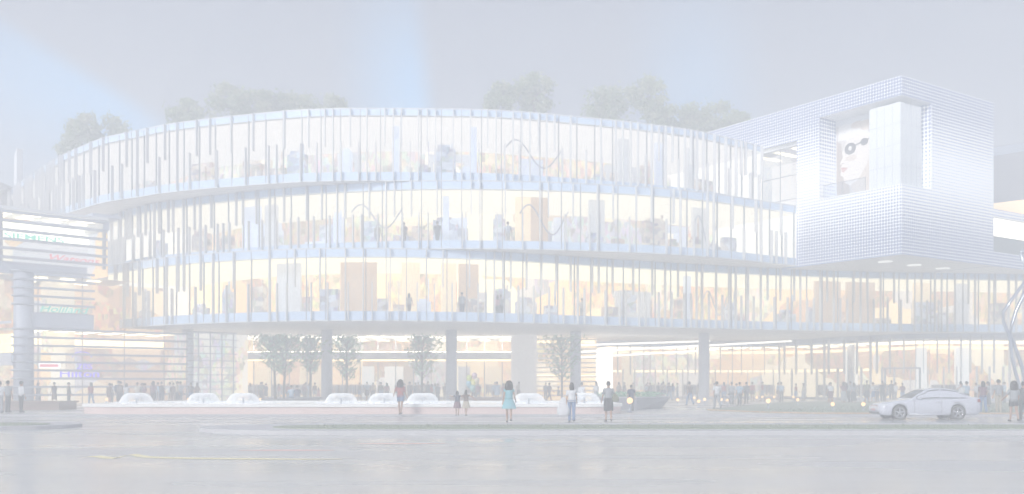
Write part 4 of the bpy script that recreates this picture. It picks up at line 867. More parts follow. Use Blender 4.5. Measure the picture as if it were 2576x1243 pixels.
for px,Y,dz,lab in GL:
    t=thing('globe_lamp','glowing globe lamp '+lab,'lamp',(wx(px,Y),Y,.10 if Y>48.5 else 0),0,'globe lamps on the plaza'); link_mesh('globe',gl,t); link_mesh('stem',gs,t)
    if dz>0: t.scale=(1+dz*2.5,)*3
# ------------------------------------------------------------------ trees
def crown(rr,n,rx,ry,rz,c,clumps,leaf,mb,nm=3,flat=False):
    cs=[]
    for k in range(clumps):
        while True:
            v=Vector((rr.uniform(-1,1),rr.uniform(-1,1),rr.uniform(-.8,1)))
            if .35<v.length<1: break
        cs.append((Vector((v.x*rx,v.y*ry,v.z*rz)),rr.uniform(.22,.42),rr.randrange(nm)))
    for i in range(n):
        q,cr,mi=rr.choice(cs)
        d=Vector((rr.gauss(0,1),rr.gauss(0,1),rr.gauss(0,.8)))*.55*cr
        p=Vector(c)+q+Vector((d.x*rx,d.y*ry,d.z*rz)); s=leaf*rr.uniform(.6,1.3)
        a=Vector((rr.gauss(0,1),rr.gauss(0,1),rr.gauss(0,1))).normalized(); e=a.orthogonal().normalized()
        e=(Matrix.Rotation(rr.uniform(0,6.28),3,a)@e); f=a.cross(e)
        m=mi if rr.random()<.7 else rr.randrange(nm)
        mb.add([p-e*s,p+f*s*.55,p+e*s,p-f*s*.55],[(0,1,2,3)],m)
    return cs
LM=[M['leaf1'],M['leaf2'],M['leaf3']]
def roof_tree(px,pw,pt,pb,Y,lab,seed):
    rr=random.Random(seed); x=wx(px,Y); zt=wz(pt,Y); z0=ZT; w=pw*Y/FPX/2; h=zt-z0; ch=min(h*.52,w*.95); cz=zt-ch
    t=thing('roof_tree',lab,'tree',(x,Y,z0)); b=MB(); cs=crown(rr,int(2600*min(1.4,w/1.6)),w*.92,w*.8,ch,(x,Y,cz),26,.17,b)
    build(b,'crown',LM,t)
    b=MB(); tp=Vector((x,Y,cz-ch*.2)); b.tube([(x,Y,z0-.02),((x+tp.x)/2+.05,Y,(z0+tp.z)/2),tp],[.16,.12,.09],8)
    for q,_,_ in cs[:9]: b.tube([tp-Vector((0,0,.2)),tp+(Vector((0,0,cz))-Vector((0,0,tp.z))+q)*.5+Vector((0,0,.1)),Vector((x,Y,cz))+q*.9],[.07,.05,.02],5)
    build(b,'trunk',M['bark'],t)
RT=[(205,96,286,380,88,'leftmost rounded tree on the mall roof'),(275,108,300,350,90,'spreading thin roof tree just right of the leftmost one'),(165,44,360,388,92,'small roof shrub at the far left below the leftmost tree'),(468,92,257,306,86,'small roof tree left of the tallest left clump'),(582,122,208,296,86,'tall broad roof tree forming the left of the big left clump'),(672,104,226,290,87,'mid-height roof tree in the middle of the big left clump'),(752,112,234,284,88,'wide roof tree right of middle in the big left clump'),(832,78,246,278,88,'low light green roof tree at the right end of the big left clump'),(1264,92,206,280,86,'left half of the tall tree pair above the middle of the roof'),(1342,104,184,282,87,'tall dense dark tree rising highest above the roof middle'),(1535,128,222,304,88,'broad roof tree right of the middle pair'),(1628,96,197,306,89,'tall upright roof tree with a high narrow top right of centre'),(1655,70,262,312,88,'low bushy roof tree under the tall upright one'),(1722,92,260,325,90,'rounded roof tree left of the rightmost spreading one'),(1795,120,258,332,91,'spreading feathery roof tree next to the white box'),(1855,62,284,330,92,'low roof tree closest to the white box')]
for i,a in enumerate(RT): roof_tree(*a,seed=40+i)
GM=[M['leafg1'],M['leafg2'],M['leaf2']]
def plaza_tree(px,Y,pw,pt,pb,lab,seed,lean=0):
    rr=random.Random(seed); x=wx(px,Y); zt=min(wz(pt,Y),6.0); zb=wz(pb,Y); w=pw*Y/FPX/2
    t=thing('plaza_tree',lab,'tree',(x,Y,.1)); tr=MB(); lf=MB()
    tr.tube([(x,Y,.1),(x+lean*.3,Y,zb),(x+lean,Y,zt-.4)],[.10,.085,.03],8)
    for k in range(36):
        f=(k+.5)/36; z=zb+(zt-zb)*f*.9-.3*(1-f); a=k*2.4; r=w*(.55+.5*math.sin(math.pi*min(1,f*1.15)))*rr.uniform(.7,1.1)
        s=Vector((x+lean*f,Y,z)); e=s+Vector((math.cos(a)*r,math.sin(a)*r*.9,min(r*.95,zt-z)))
        mdl=(s+e)/2+Vector((0,0,-.1)); tr.tube([s,mdl,e],[.03,.02,.008],4)
        for i in range(34):
            q=rr.uniform(.25,1.05); p=s.lerp(e,q)+Vector((rr.gauss(0,.13),rr.gauss(0,.13),rr.gauss(0,.10))); ss_=rr.uniform(.07,.14)
            n_=Vector((rr.gauss(0,1),rr.gauss(0,1),rr.gauss(0,1))).normalized(); ee=n_.orthogonal().normalized(); ff_=n_.cross(ee)
            lf.add([p-ee*ss_,p+ff_*ss_*.6,p+ee*ss_,p-ff_*ss_*.6],[(0,1,2,3)],rr.randrange(3))
    build(lf,'crown',GM,t); build(tr,'trunk',M['bark'],t)
for i,a in enumerate([(693,76,112,846,935,'left one of the twin plaza trees by the dark bench',-.3),(713,75,120,846,940,'right one of the twin plaza trees by the dark bench',.3),(781,77,80,848,935,'plaza tree just left of the second round column'),(872,78,84,846,950,'dark leaved plaza tree right of the second round column'),(1061,77,98,846,945,'open crowned plaza tree left of the middle round column'),(1413,80,116,846,955,'bright green plaza tree in front of the white slat screen')]):
    plaza_tree(*a[:6],seed=70+i,lean=a[6] if len(a)>6 else 0)
# ------------------------------------------------------------------ twisted steel sculpture at the right edge
Ys=50; t=thing('steel_sculpture','tall sculpture of twisted steel tubes at the right edge','sculpture',(wx(2590,Ys),Ys,.1))
def stub(pts,r=.085):
    b=MB(); b.tube([(wx(px,Ys+dy),Ys+dy,wz(py,Ys+dy)) for px,py,dy in pts],r,8); build(b,'tube',M['steel'],t)
stub([(2566,636,0),(2585,690,.2),(2572,716,.2),(2548,748,0),(2522,786,0),(2523,808,0),(2536,840,0),(2542,866,0),(2545,900,0),(2553,935,0),(2566,978,0),(2576,1043,0)])
stub([(2600,650,.6),(2592,700,.7),(2574,742,.6),(2555,782,.6),(2546,810,.6),(2539,842,.6),(2552,872,.6),(2565,907,.6),(2577,950,.6),(2586,1042,.6)],.10)
stub([(2640,640,.3),(2650,720,.3),(2640,790,.3),(2610,840,.3),(2596,880,.3),(2590,940,.3),(2594,1043,.3)])
stub([(2566,636,0),(2590,625,.3),(2640,640,.3)])
# balloons
t=thing('balloon_bunch','bunch of pale coloured balloons held by the person in red','balloons',(wx(1194,61),61,1.0))
for px,py,c in ((1180,952,(.55,.62,.2)),(1193,946,(.6,.45,.5)),(1190,963,(.65,.62,.2)),(1179,966,(.3,.5,.6)),(1188,976,(.35,.55,.5)),(1199,958,(.62,.55,.4))):
    b=MB(); x=wx(px,61); z=wz(py,61); b.lathe([(.01,-.25),(.10,-.17),(.17,-.03),(.18,.07),(.13,.18),(.05,.22),(.005,.225)],(x,61,z),12); b.tube([(x,61,z-.25),(wx(1198,61),61,1.02)],.004,4); build(b,'balloon',pbr('balloon',c,.3,var=.03),t)
# ------------------------------------------------------------------ silver saloon car driving left
def make_car(loc):
    car=thing('saloon_car','silver four-door saloon car seen from its side on the road, facing left','car',loc)
    paint=pbr('silver_paint',(.66,.68,.76),.22,metal=.15,var=.02,coat=1.); dark=pbr('car_glass',(.05,.055,.065),.12,spec=.3); rub=pbr('tyre_rubber',(.10,.098,.095),.8); chrome=pbr('chrome',(.75,.75,.77),.15,metal=.9); blk=pbr('grille_black',(.04,.04,.045),.4)
    lx=lambda p:(p[0]+loc[0],p[1]+loc[1],p[2]+loc[2])
    def part(mb,name,mat,par=car):
        mb.v=[lx(p) for p in mb.v]; return build(mb,name,mat,par)
    L0,L1=-2.43,2.43; WF,WR=-1.49,1.27; RW=.325; RA=.385
    def interp(tab,x):
        for (a,va),(c,vc) in zip(tab,tab[1:]):
            if a<=x<=c: t=(x-a)/(c-a); t=t*t*(3-2*t) if False else t; return va+(vc-va)*t
        return tab[0][1] if x<tab[0][0] else tab[-1][1]
    top=[(-2.43,.52),(-2.40,.62),(-2.30,.70),(-2.0,.785),(-1.5,.855),(-1.05,.915),(-.9,.94),(0,.955),(1.0,.975),(1.6,1.0),(1.95,1.02),(2.25,1.02),(2.36,.98),(2.41,.88),(2.43,.70)]
    hw=[(-2.43,.60),(-2.38,.70),(-2.2,.82),(-1.8,.885),(-1,.915),(0,.92),(1,.915),(1.8,.88),(2.2,.82),(2.38,.73),(2.43,.64)]
    bot=[(-2.43,.40),(-2.36,.24),(-2.1,.19),(2.1,.20),(2.38,.28),(2.43,.42)]
    b=MB(); rs=[]; xs=[L0+(L1-L0)*i/110 for i in range(111)]
    for x in xs:
        zt,w,zb=interp(top,x),interp(hw,x),interp(bot,x)
        for xw in (WF,WR):
            d=abs(x-xw)
            if d<RA: zb=max(zb,RW+math.sqrt(RA*RA-d*d))
        zb=min(zb,zt-.1); half=[(w*.90,zb),(w*.985,zb+(zt-zb)*.12),(w,zb+(zt-zb)*.45),(w*.985,zb+(zt-zb)*.72),(w*.955,zt-.035),(w*.90,zt),(w*.5,zt+.022),(0,zt+.03)]
        ring=[(x,-y,z) for y,z in half]+[(x,y,z) for y,z in reversed(half[:-1])]
        rs.append(ring)
    b.rings(rs,0,True,True,closed=True); part(b,'body',paint)
    # cabin
    prof=[(-.98,.93,.93),(-.60,1.165,.93),(-.25,1.335,.94),(.05,1.405,.95),(.4,1.43,.955),(.8,1.415,.96),(1.15,1.355,.97),(1.5,1.225,.985),(1.85,1.07,1.0),(2.02,1.015,1.01)]
    def cab(x,k):
        for p,q in zip(prof,prof[1:]):
            if p[0]<=x<=q[0]:
                t=(x-p[0])/(q[0]-p[0]); return p[k]+(q[k]-p[k])*t
        return prof[-1][k]
    def side(x,v):   # v 0 belt .. 1 roof edge
        zr=cab(x,1); zb=cab(x,2)-.02; wb=interp(hw,x)*.945; wr=wb-(zr-zb)*.44; bul=.035*math.sin(math.pi*v)
        return (wb+(wr-wb)*v+bul*min(1,(zr-zb)/.2), zb+(zr-zb)*v)
    b=MB(); rs=[]
    for i in range(51):
        x=-.98+3.0*i/50; hf=[side(x,v) for v in (0,.15,.4,.7,.9,1.0)]; y1,z1=hf[-1]; hf+=[(y1*.86,z1+.02*min(1,(z1-.9)/.2)),(y1*.45,z1+.035*min(1,(z1-.9)/.2)),(0,z1+.04*min(1,(z1-.9)/.2))]
        rs.append([(x,-y,z) for y,z in hf]+[(x,y,z) for y,z in reversed(hf[:-1])])
    b.rings(rs,0,True,True); part(b,'cabin',paint)
    def win(x0,x1,lo,hi,name,sgn):
        b=MB(); n=14; vs=[]
        for i in range(n+1):
            x=x0+(x1-x0)*i/n
            for v in (lo(x),hi(x)):
                y,z=side(x,max(0,min(1,v))); vs.append((x,sgn*(y+.008),z))
        b.add(vs,[(2*i,2*i+2,2*i+3,2*i+1) for i in range(n)],smooth=True); part(b,name,dark)
    for sg in (-1,1):
        win(-.72,.42,lambda x:.12 if cab(x,1)-cab(x,2)>.2 else .3,lambda x:.93-.0*x if x>-.2 else .80,'front_side_window',sg)
        win(.50,1.30,lambda x:.10,lambda x:.93,'rear_side_window',sg)
        win(1.36,1.66,lambda x:.12,lambda x:.88,'quarter_window',sg)
    def screen(x0,x1,name):
        b=MB(); n=8; vs=[]; K=9
        for i in range(n+1):
            x=x0+(x1-x0)*i/n; z=cab(x,1); y1=side(x,1)[0]; f=min(1,(z-.9)/.2)
            for j in range(K):
                y=-y1*.93+2*y1*.93*j/(K-1); a=abs(y)/y1
                zz=z+(.04*(1-a*a))*f; vs.append((x-(.006 if x<0 else -.006),y,zz+.008))
        b.add(vs,[(i*K+j,i*K+j+1,(i+1)*K+j+1,(i+1)*K+j) for i in range(n) for j in range(K-1)],smooth=True); part(b,name,dark)
    screen(-.90,-.26,'windscreen'); screen(1.25,1.90,'rear_window')
    for xw in (WF,WR):
        for sg in (-1,1):
            w=thing('wheel',None,None,(0,0,0)); w.parent=car; w.location=(0,0,0)
            def disc(mb,prof): mb.rings([[(xw+r*math.cos(2*math.pi*j/28),sg*y,RW+r*math.sin(2*math.pi*j/28)) for j in range(28)] for r,y in prof],0,False)
            b=MB(); disc(b,[(.235,.62),(.30,.62),(.325,.66),(.325,.82),(.305,.85),(.235,.845)]); part(b,'tyre',rub,w)
            b=MB(); disc(b,[(.235,.62),(.24,.845),(.215,.845),(.20,.78)]); disc(b,[(.07,.80),(.06,.83),(.001,.835)])
            for k in range(5):
                a=2*math.pi*k/5+.3; ca,sa=math.cos(a),math.sin(a)
                pts=[(r*ca-q*sa,r*sa+q*ca) for r,q in ((.05,-.035),(.215,-.028),(.215,.028),(.05,.035))]
                b.add([(xw+px_,sg*.825,RW+pz) for px_,pz in pts]+[(xw+px_,sg*.77,RW+pz) for px_,pz in pts],[(0,1,2,3),(0,4,5,1),(2,6,7,3)])
            part(b,'rim',chrome,w)
            b=MB(); disc(b,[(.37,.5),(.37,.80)]); disc(b,[(.22,.70),(.001,.70)]); part(b,'wheel_well',blk,w)
    for sg in (-1,1):
        b=MB(); b.add([(-2.395,sg*.50,.60),(-2.29,sg*.76,.60),(-2.09,sg*.852,.64),(-2.10,sg*.835,.745),(-2.28,sg*.73,.715),(-2.37,sg*.50,.69)],[(0,1,2,3,4,5)]); part(b,'headlight',pbr('lamp_lens',(.7,.73,.78),.08,spec=.9))
        b=MB(); b.add([(2.20,sg*.832,.80),(2.40,sg*.735,.80),(2.435,sg*.45,.80),(2.425,sg*.45,.94),(2.37,sg*.73,.95),(2.20,sg*.822,.95)],[(0,1,2,3,4,5)]); part(b,'tail_light',pbr('tail_lens',(.35,.03,.03),.15))
        b=MB(); b.ball((-.60,sg*1.0,1.00),.085,10,0,.75); b.tube([(-.60,sg*.9,.96),(-.60,sg*.97,.98)],.025,6); part(b,'door_mirror',paint)
        for x in (.22,1.05): b=MB(); b.tube([(x,sg*.915,.80),(x+.18,sg*.915,.803)],.016,6); part(b,'door_handle',chrome)
        b=MB(); 
        for x in (-.82,.46,1.30): b.tube([(x,sg*.921*(interp(hw,x)/.92),.32 if x<1 else .72),(x,sg*.926*(interp(hw,x)/.92),.6 if x<1 else .8),(x,sg*(interp(hw,x)*.962),.92)],.006,4)
        part(b,'door_gap',blk)
        b=MB(); b.tube([(-1.05,sg*.90,.25),(0,sg*.925,.24),(.86,sg*.90,.25)],.03,6); part(b,'sill_trim',paint)
    b=MB(); b.add([(-2.425,-.40,.52),(-2.425,.40,.52),(-2.39,.42,.66),(-2.39,-.42,.66)],[(0,1,2,3)]); part(b,'grille',pbr('grille_dark_red',(.22,.06,.06),.35))  # plain dark red base colour
    b=MB(); b.add([(-2.44,-.26,.40),(-2.44,.26,.40),(-2.44,.26,.50),(-2.44,-.26,.50)],[(0,1,2,3)]); part(b,'number_plate',pbr('plate',(.5,.25,.25),.4))
    b=MB(); 
    for y0 in (-.66,-.2,.26): b.add([(-2.38,y0,.26),(-2.38,y0+.4,.26),(-2.415,y0+.4,.35),(-2.415,y0,.35)],[(0,1,2,3)])
    part(b,'air_intake',blk)
    return car
saloon=make_car((wx(2323,44.6),44.6,0.004)); saloon.scale=(.955,.955,.98)
# ------------------------------------------------------------------ people
def vrot(v,ax,a): return Matrix.Rotation(a,3,ax)@v
D=math.radians
def evaluated_remesh(me,vox):
    ob=bpy.data.objects.new('tmp',me); COL.objects.link(ob)
    md=ob.modifiers.new('r','REMESH'); md.mode='VOXEL'; md.voxel_size=vox; md.use_smooth_shade=True
    sm=ob.modifiers.new('s','SMOOTH'); sm.factor=.5; sm.iterations=2
    dg=bpy.context.evaluated_depsgraph_get(); r=bpy.data.meshes.new_from_object(ob.evaluated_get(dg)); bpy.data.objects.remove(ob); return r
def make_pose(name, legs=((0,0),(0,0)), arms=((4,8,12),(4,8,12)), sex='m', top='short', bottom='trousers', hair='short', hem=.5, flare=.0, sit=False, head=0., wide=1.):
    """legs: (thigh pitch, knee bend) right/left; arms: (shoulder pitch, abduction, elbow bend)"""
    f=.93 if sex=='f' else 1.0
    J={}; sides=(1,-1)
    for s,(tp,kb),(sp,ab,eb) in zip(sides,legs,arms):
        hip=Vector((s*.088,0,.92)); d=vrot(Vector((0,0,-1)),'X',-D(tp)); knee=hip+d*.42; d2=vrot(Vector((0,0,-1)),'X',-D(tp-kb)); ank=knee+d2*.41
        toe=ank+Vector((s*.03,-.15,-.045)) if kb<40 or sit else ank+vrot(Vector((0,-.15,-.05)),'X',D(35))
        sh=Vector((s*.178*f*wide,0,1.375)); 
        d=vrot(vrot(Vector((0,0,-1)),'Y',-s*D(ab)),'X',-D(sp)); elb=sh+d*.285
        d2=vrot(vrot(Vector((0,0,-1)),'Y',-s*D(ab*.6)),'X',-D(sp+eb)); wr=elb+d2*.245
        J[s]=dict(hip=hip,knee=knee,ank=ank,toe=toe,sh=sh,elb=elb,wr=wr,hd=d2)
    zmin=min(J[s]['ank'].z for s in sides)-.085
    if sit: zmin=.0
    off=Vector((0,0,-zmin)) if not sit else Vector((0,0,-(J[1]['ank'].z-.085)))
    for s in sides:
        for k in J[s]:
            if k!='hd': J[s][k]=J[s][k]+off
    oz=off.z
    def torso(mb,rows,n=18,m=0,cap=True):
        mb.rings([[(rx*math.cos(2*math.pi*j/n),yo+ry*math.sin(2*math.pi*j/n),z+oz) for j in range(n)] for z,rx,ry,yo in rows],m,cap)
    b=MB(); hw_=.165 if sex=='m' else .17; ww=.14 if sex=='m' else .12; cw=.165 if sex=='m' else .148
    torso(b,[(.845,.07,.07,.0),(.88,.14,.10,.0),(.94,hw_,.115,.005),(1.07,ww,.09,0),(1.2,cw-.01,.105,0),(1.29,cw,.112,.0),(1.37,cw*.97,.09,.005),(1.42,.10,.068,.008),(1.455,.06,.058,.0),(1.54,.052,.056,-.008)])
    hc=Vector((0,-.02,1.615+oz)); b.lathe([(max(.001,.076*math.sin(math.pi*i/10)),-.118*math.cos(math.pi*i/10)) for i in range(11)],hc,16,0,False,1.0,1.22)
    b.tube([hc+Vector((0,-.085,.02)),hc+Vector((0,-.112,-.022)),hc+Vector((0,-.085,-.035))],[.012,.017,.012],6)
    for s in sides: b.ball(hc+Vector((s*.078,.01,-.005)),.022,8,0,1.4)
    for s in sides:
        j=J[s]; b.tube([j['hip']+Vector((0,0,.04)),j['hip'],j['hip'].lerp(j['knee'],.5),j['knee'],j['knee'].lerp(j['ank'],.35),j['ank'],j['ank']+Vector((0,0,-.05))],[.088*f,.086*f,.07*f,.054,.056,.036,.04],10)
        b.tube([j['ank']+Vector((0,.05,-.045)),j['ank'].lerp(j['toe'],.5)+Vector((0,0,-.012)),j['toe']],[.036,.04,.028],8)
        b.tube([j['sh']+Vector((-s*.03,0,.01)),j['sh'],j['sh'].lerp(j['elb'],.5),j['elb'],j['elb'].lerp(j['wr'],.3),j['wr']],[.05,.054*f,.045*f,.037*f,.037*f,.024],9)
        h=j['hd'].normalized(); side=h.cross(Vector((s,0,0)))
        if side.length<.1: side=Vector((0,1,0))
        side.normalize(); nrm=h.cross(side).normalized()
        pal=j['wr']+h*.085; b.tube([j['wr'],j['wr']+h*.04,pal],[.024,.034,.034],8)
        for q,ln in ((-.027,.062),(-.009,.075),(.009,.070),(.027,.055)):
            a=pal+side*q; b.tube([a-h*.01,a+h*ln*.55+nrm*.004,a+h*ln*.9+nrm*.016],[.010,.0095,.008],6)
        a=j['wr']+h*.03+side*-.03; b.tube([a,a+side*-.025+h*.025,a+side*-.03+h*.055],[.012,.011,.009],6)
    body=evaluated_remesh(b.mesh(name,[]),.0125); body.materials.clear(); body.materials.append(M['skin'])
    parts={}
    e=.016
    if top:
        b=MB(); lo=.90 if bottom in('trousers','shorts') else 1.0
        torso(b,[(lo,hw_+e+.006,.115+e,.005),(1.07,ww+e+.012,.09+e,0),(1.2,cw+e,.105+e,0),(1.29,cw+e+.004,.112+e,0),(1.37,cw*.97+e,.09+e,.005),(1.415,.115,.082,.006),(1.44,.075,.07,.0)])
        L_={'short':.75,'long':1.9,'none':.25}[top]
        for s in sides:
            j=J[s]
            if L_>1: b.tube([j['sh']+Vector((-s*.03,0,.012)),j['sh'],j['elb'],j['elb'].lerp(j['wr'],.9)],[.058,.066,.054,.04],10)
            else: b.tube([j['sh']+Vector((-s*.03,0,.012)),j['sh'],j['sh'].lerp(j['elb'],L_)],[.058,.066,.062],10)
        parts['top']=b.mesh('top',[M['skin']])
    b=MB()
    if bottom in('trousers','shorts'):
        torso(b,[(.845,.09,.085,0),(.88,.155,.115,0),(.94,hw_+.012,.127,.005),(1.0,ww+.03,.112,.003)])
        for s in sides:
            j=J[s]
            if bottom=='trousers': b.tube([j['hip']+Vector((0,0,.05)),j['hip'],j['hip'].lerp(j['knee'],.5),j['knee'],j['ank']+Vector((0,0,.02)),j['ank']+Vector((0,0,-.03))],[.098,.1,.086,.072,.062,.066],10)
            else: b.tube([j['hip']+Vector((0,0,.05)),j['hip'],j['hip'].lerp(j['knee'],.55)],[.1,.105,.1],10)
    else:
        zk=hem; dy=(J[1]['knee'].y+J[-1]['knee'].y)/2*.5
        torso(b,[(1.03,ww+.02,.105,0),(.94,hw_+.02,.13,.005),((.94+zk)/2,hw_+.03+flare*.5,.14+flare*.4,dy*.5),(zk,hw_+.02+flare,.14+flare*.8,dy)],cap=False)
    parts['bottom']=b.mesh('bottom',[M['skin']])
    b=MB()
    b.lathe([(max(.001,.086*math.sin(math.pi*i/10)),-.12*math.cos(math.pi*i/10)) for i in range(4,11)],hc+Vector((0,.008,.006)),16,0,False,1.0,1.22)
    b.rings([[(.082*math.cos(a),.012+.105*max(-.15,math.sin(a)),hc.z+dz) for a in [math.pi*(-.08+1.16*k/14) for k in range(15)]] for dz in (.06,.0,-.06)],0,False,True,closed=False)
    if hair in('long','big'):
        w=.10 if hair=='long' else .17
        b.lathe([(.07,.06),(w,-.02),(w*1.05,-.14),(w*.9,-.26),(.03,-.34 if hair=='long' else -.30)],hc+Vector((0,.07,.03)),14,0,True,1.,.55)
        if hair=='big': b.ball(hc+Vector((0,.04,.03)),.15,12,0,.95)
    if hair=='bun': b.ball(hc+Vector((0,.12,.05)),.055,10)
    parts['hair']=b.mesh('hair',[M['hair']])
    b=MB()
    for s in sides:
        j=J[s]; b.tube([j['ank']+Vector((0,.065,-.05)),j['ank']+Vector((0,.01,-.043)),j['ank'].lerp(j['toe'],.6)+Vector((0,0,-.006)),j['toe']+Vector((0,-.03,-.003))],[.036,.045,.046,.026],8)
    parts['shoes']=b.mesh('shoes',[M['shoe']])
    b=MB()
    for s in sides: b.ball(hc+Vector((s*.031,-.085,.018)),.011,6)
    b.tube([hc+Vector((-.026,-.083,-.055)),hc+Vector((0,-.092,-.057)),hc+Vector((.026,-.083,-.055))],.006,5)
    parts['face']=b.mesh('face',[M['face']])
    return body,parts
PO={}
PO['stand']=make_pose('person',((2,2),(-2,0)),((3,9,14),(0,9,10)))
PO['walk']=make_pose('person',((22,8),(-18,22)),((-16,8,16),(20,8,22)))
PO['phone']=make_pose('person',((1,0),(-3,2)),((35,14,125),(2,8,12)),top='long')
PO['coat']=make_pose('person',((4,2),(-4,2)),((6,7,18),(6,7,18)),top='long',wide=1.06)
PO['wman']=make_pose('person',((12,4),(-12,16)),((-8,8,14),(12,8,25)),sex='f',bottom='trousers',hair='long')
PO['dress']=make_pose('person',((12,2),(-14,20)),((-8,12,20),(5,14,40)),sex='f',top='none',bottom='skirt',hair='big',hem=.60,flare=.12)
PO['skirt']=make_pose('person',((8,2),(-10,14)),((2,14,26),(2,16,40)),sex='f',top='short',bottom='skirt',hair='short',hem=.46,flare=.015)
PO['longskirt']=make_pose('person',((4,2),(-4,4)),((4,8,20),(4,8,20)),sex='f',top='short',bottom='skirt',hair='long',hem=.22,flare=.06)
PO['shorts']=make_pose('person',((10,2),(-10,18)),((-6,30,60),(10,14,30)),sex='f',top='short',bottom='shorts',hair='big')
PO['child']=make_pose('person',((14,2),(-14,8)),((80,50,20),(10,70,10)),sex='f',top='none',bottom='skirt',hair='long',hem=.55,flare=.09)
PO['point']=make_pose('person',((4,2),(-4,2)),((12,96,6),(5,9,20)),top='short')
PO['talk']=make_pose('person',((4,2),(-3,2)),((18,10,80),(14,10,70)),top='long')
PO['sit']=make_pose('person',((86,84),(82,84)),((24,10,50),(24,10,50)),top='short',sit=True)
PO['tunic']=make_pose('person',((10,2),(-8,10)),((2,10,10),(4,10,14)),sex='f',top='long',bottom='skirt',hair='bun',hem=.62,flare=.03)
def person(px,py,pose,top,bottom,label,rz=180,h=1.70,Y=None,hair=None,z=None,group=None):
    if z is None: z=.10
    if Y is None: Y=gy(py)
    if Y>48.5:
        Y=(EYE-z)*FPX/(py-HY)
        Y=min(Y, 72.5 if px<470 else (76 if px<600 else (91.5 if px<1500 else C0.Y(px)-1.8)))
    else: z=0.0 if Y<48.1 else z
    body,parts=PO[pose]; k=h/1.735
    o=bpy.data.objects.new('person',body); COL.objects.link(o); o.location=(wx(px,Y),Y,z); o.rotation_euler=(0,0,D(rz)); o.scale=(k,k,k); tag(o,label,'person',group)
    for nm,me in parts.items():
        c=bpy.data.objects.new(nm if nm not in('top','bottom') else {'top':'shirt','bottom':'skirt' if pose in('dress','skirt','longskirt','child','tunic') else ('shorts' if pose=='shorts' else 'trousers')}[nm],me); COL.objects.link(c); c.parent=o
        if nm in('top','bottom'):
            c.material_slots[0].link='OBJECT'; c.material_slots[0].material=CM[top if nm=='top' else bottom]
    return o
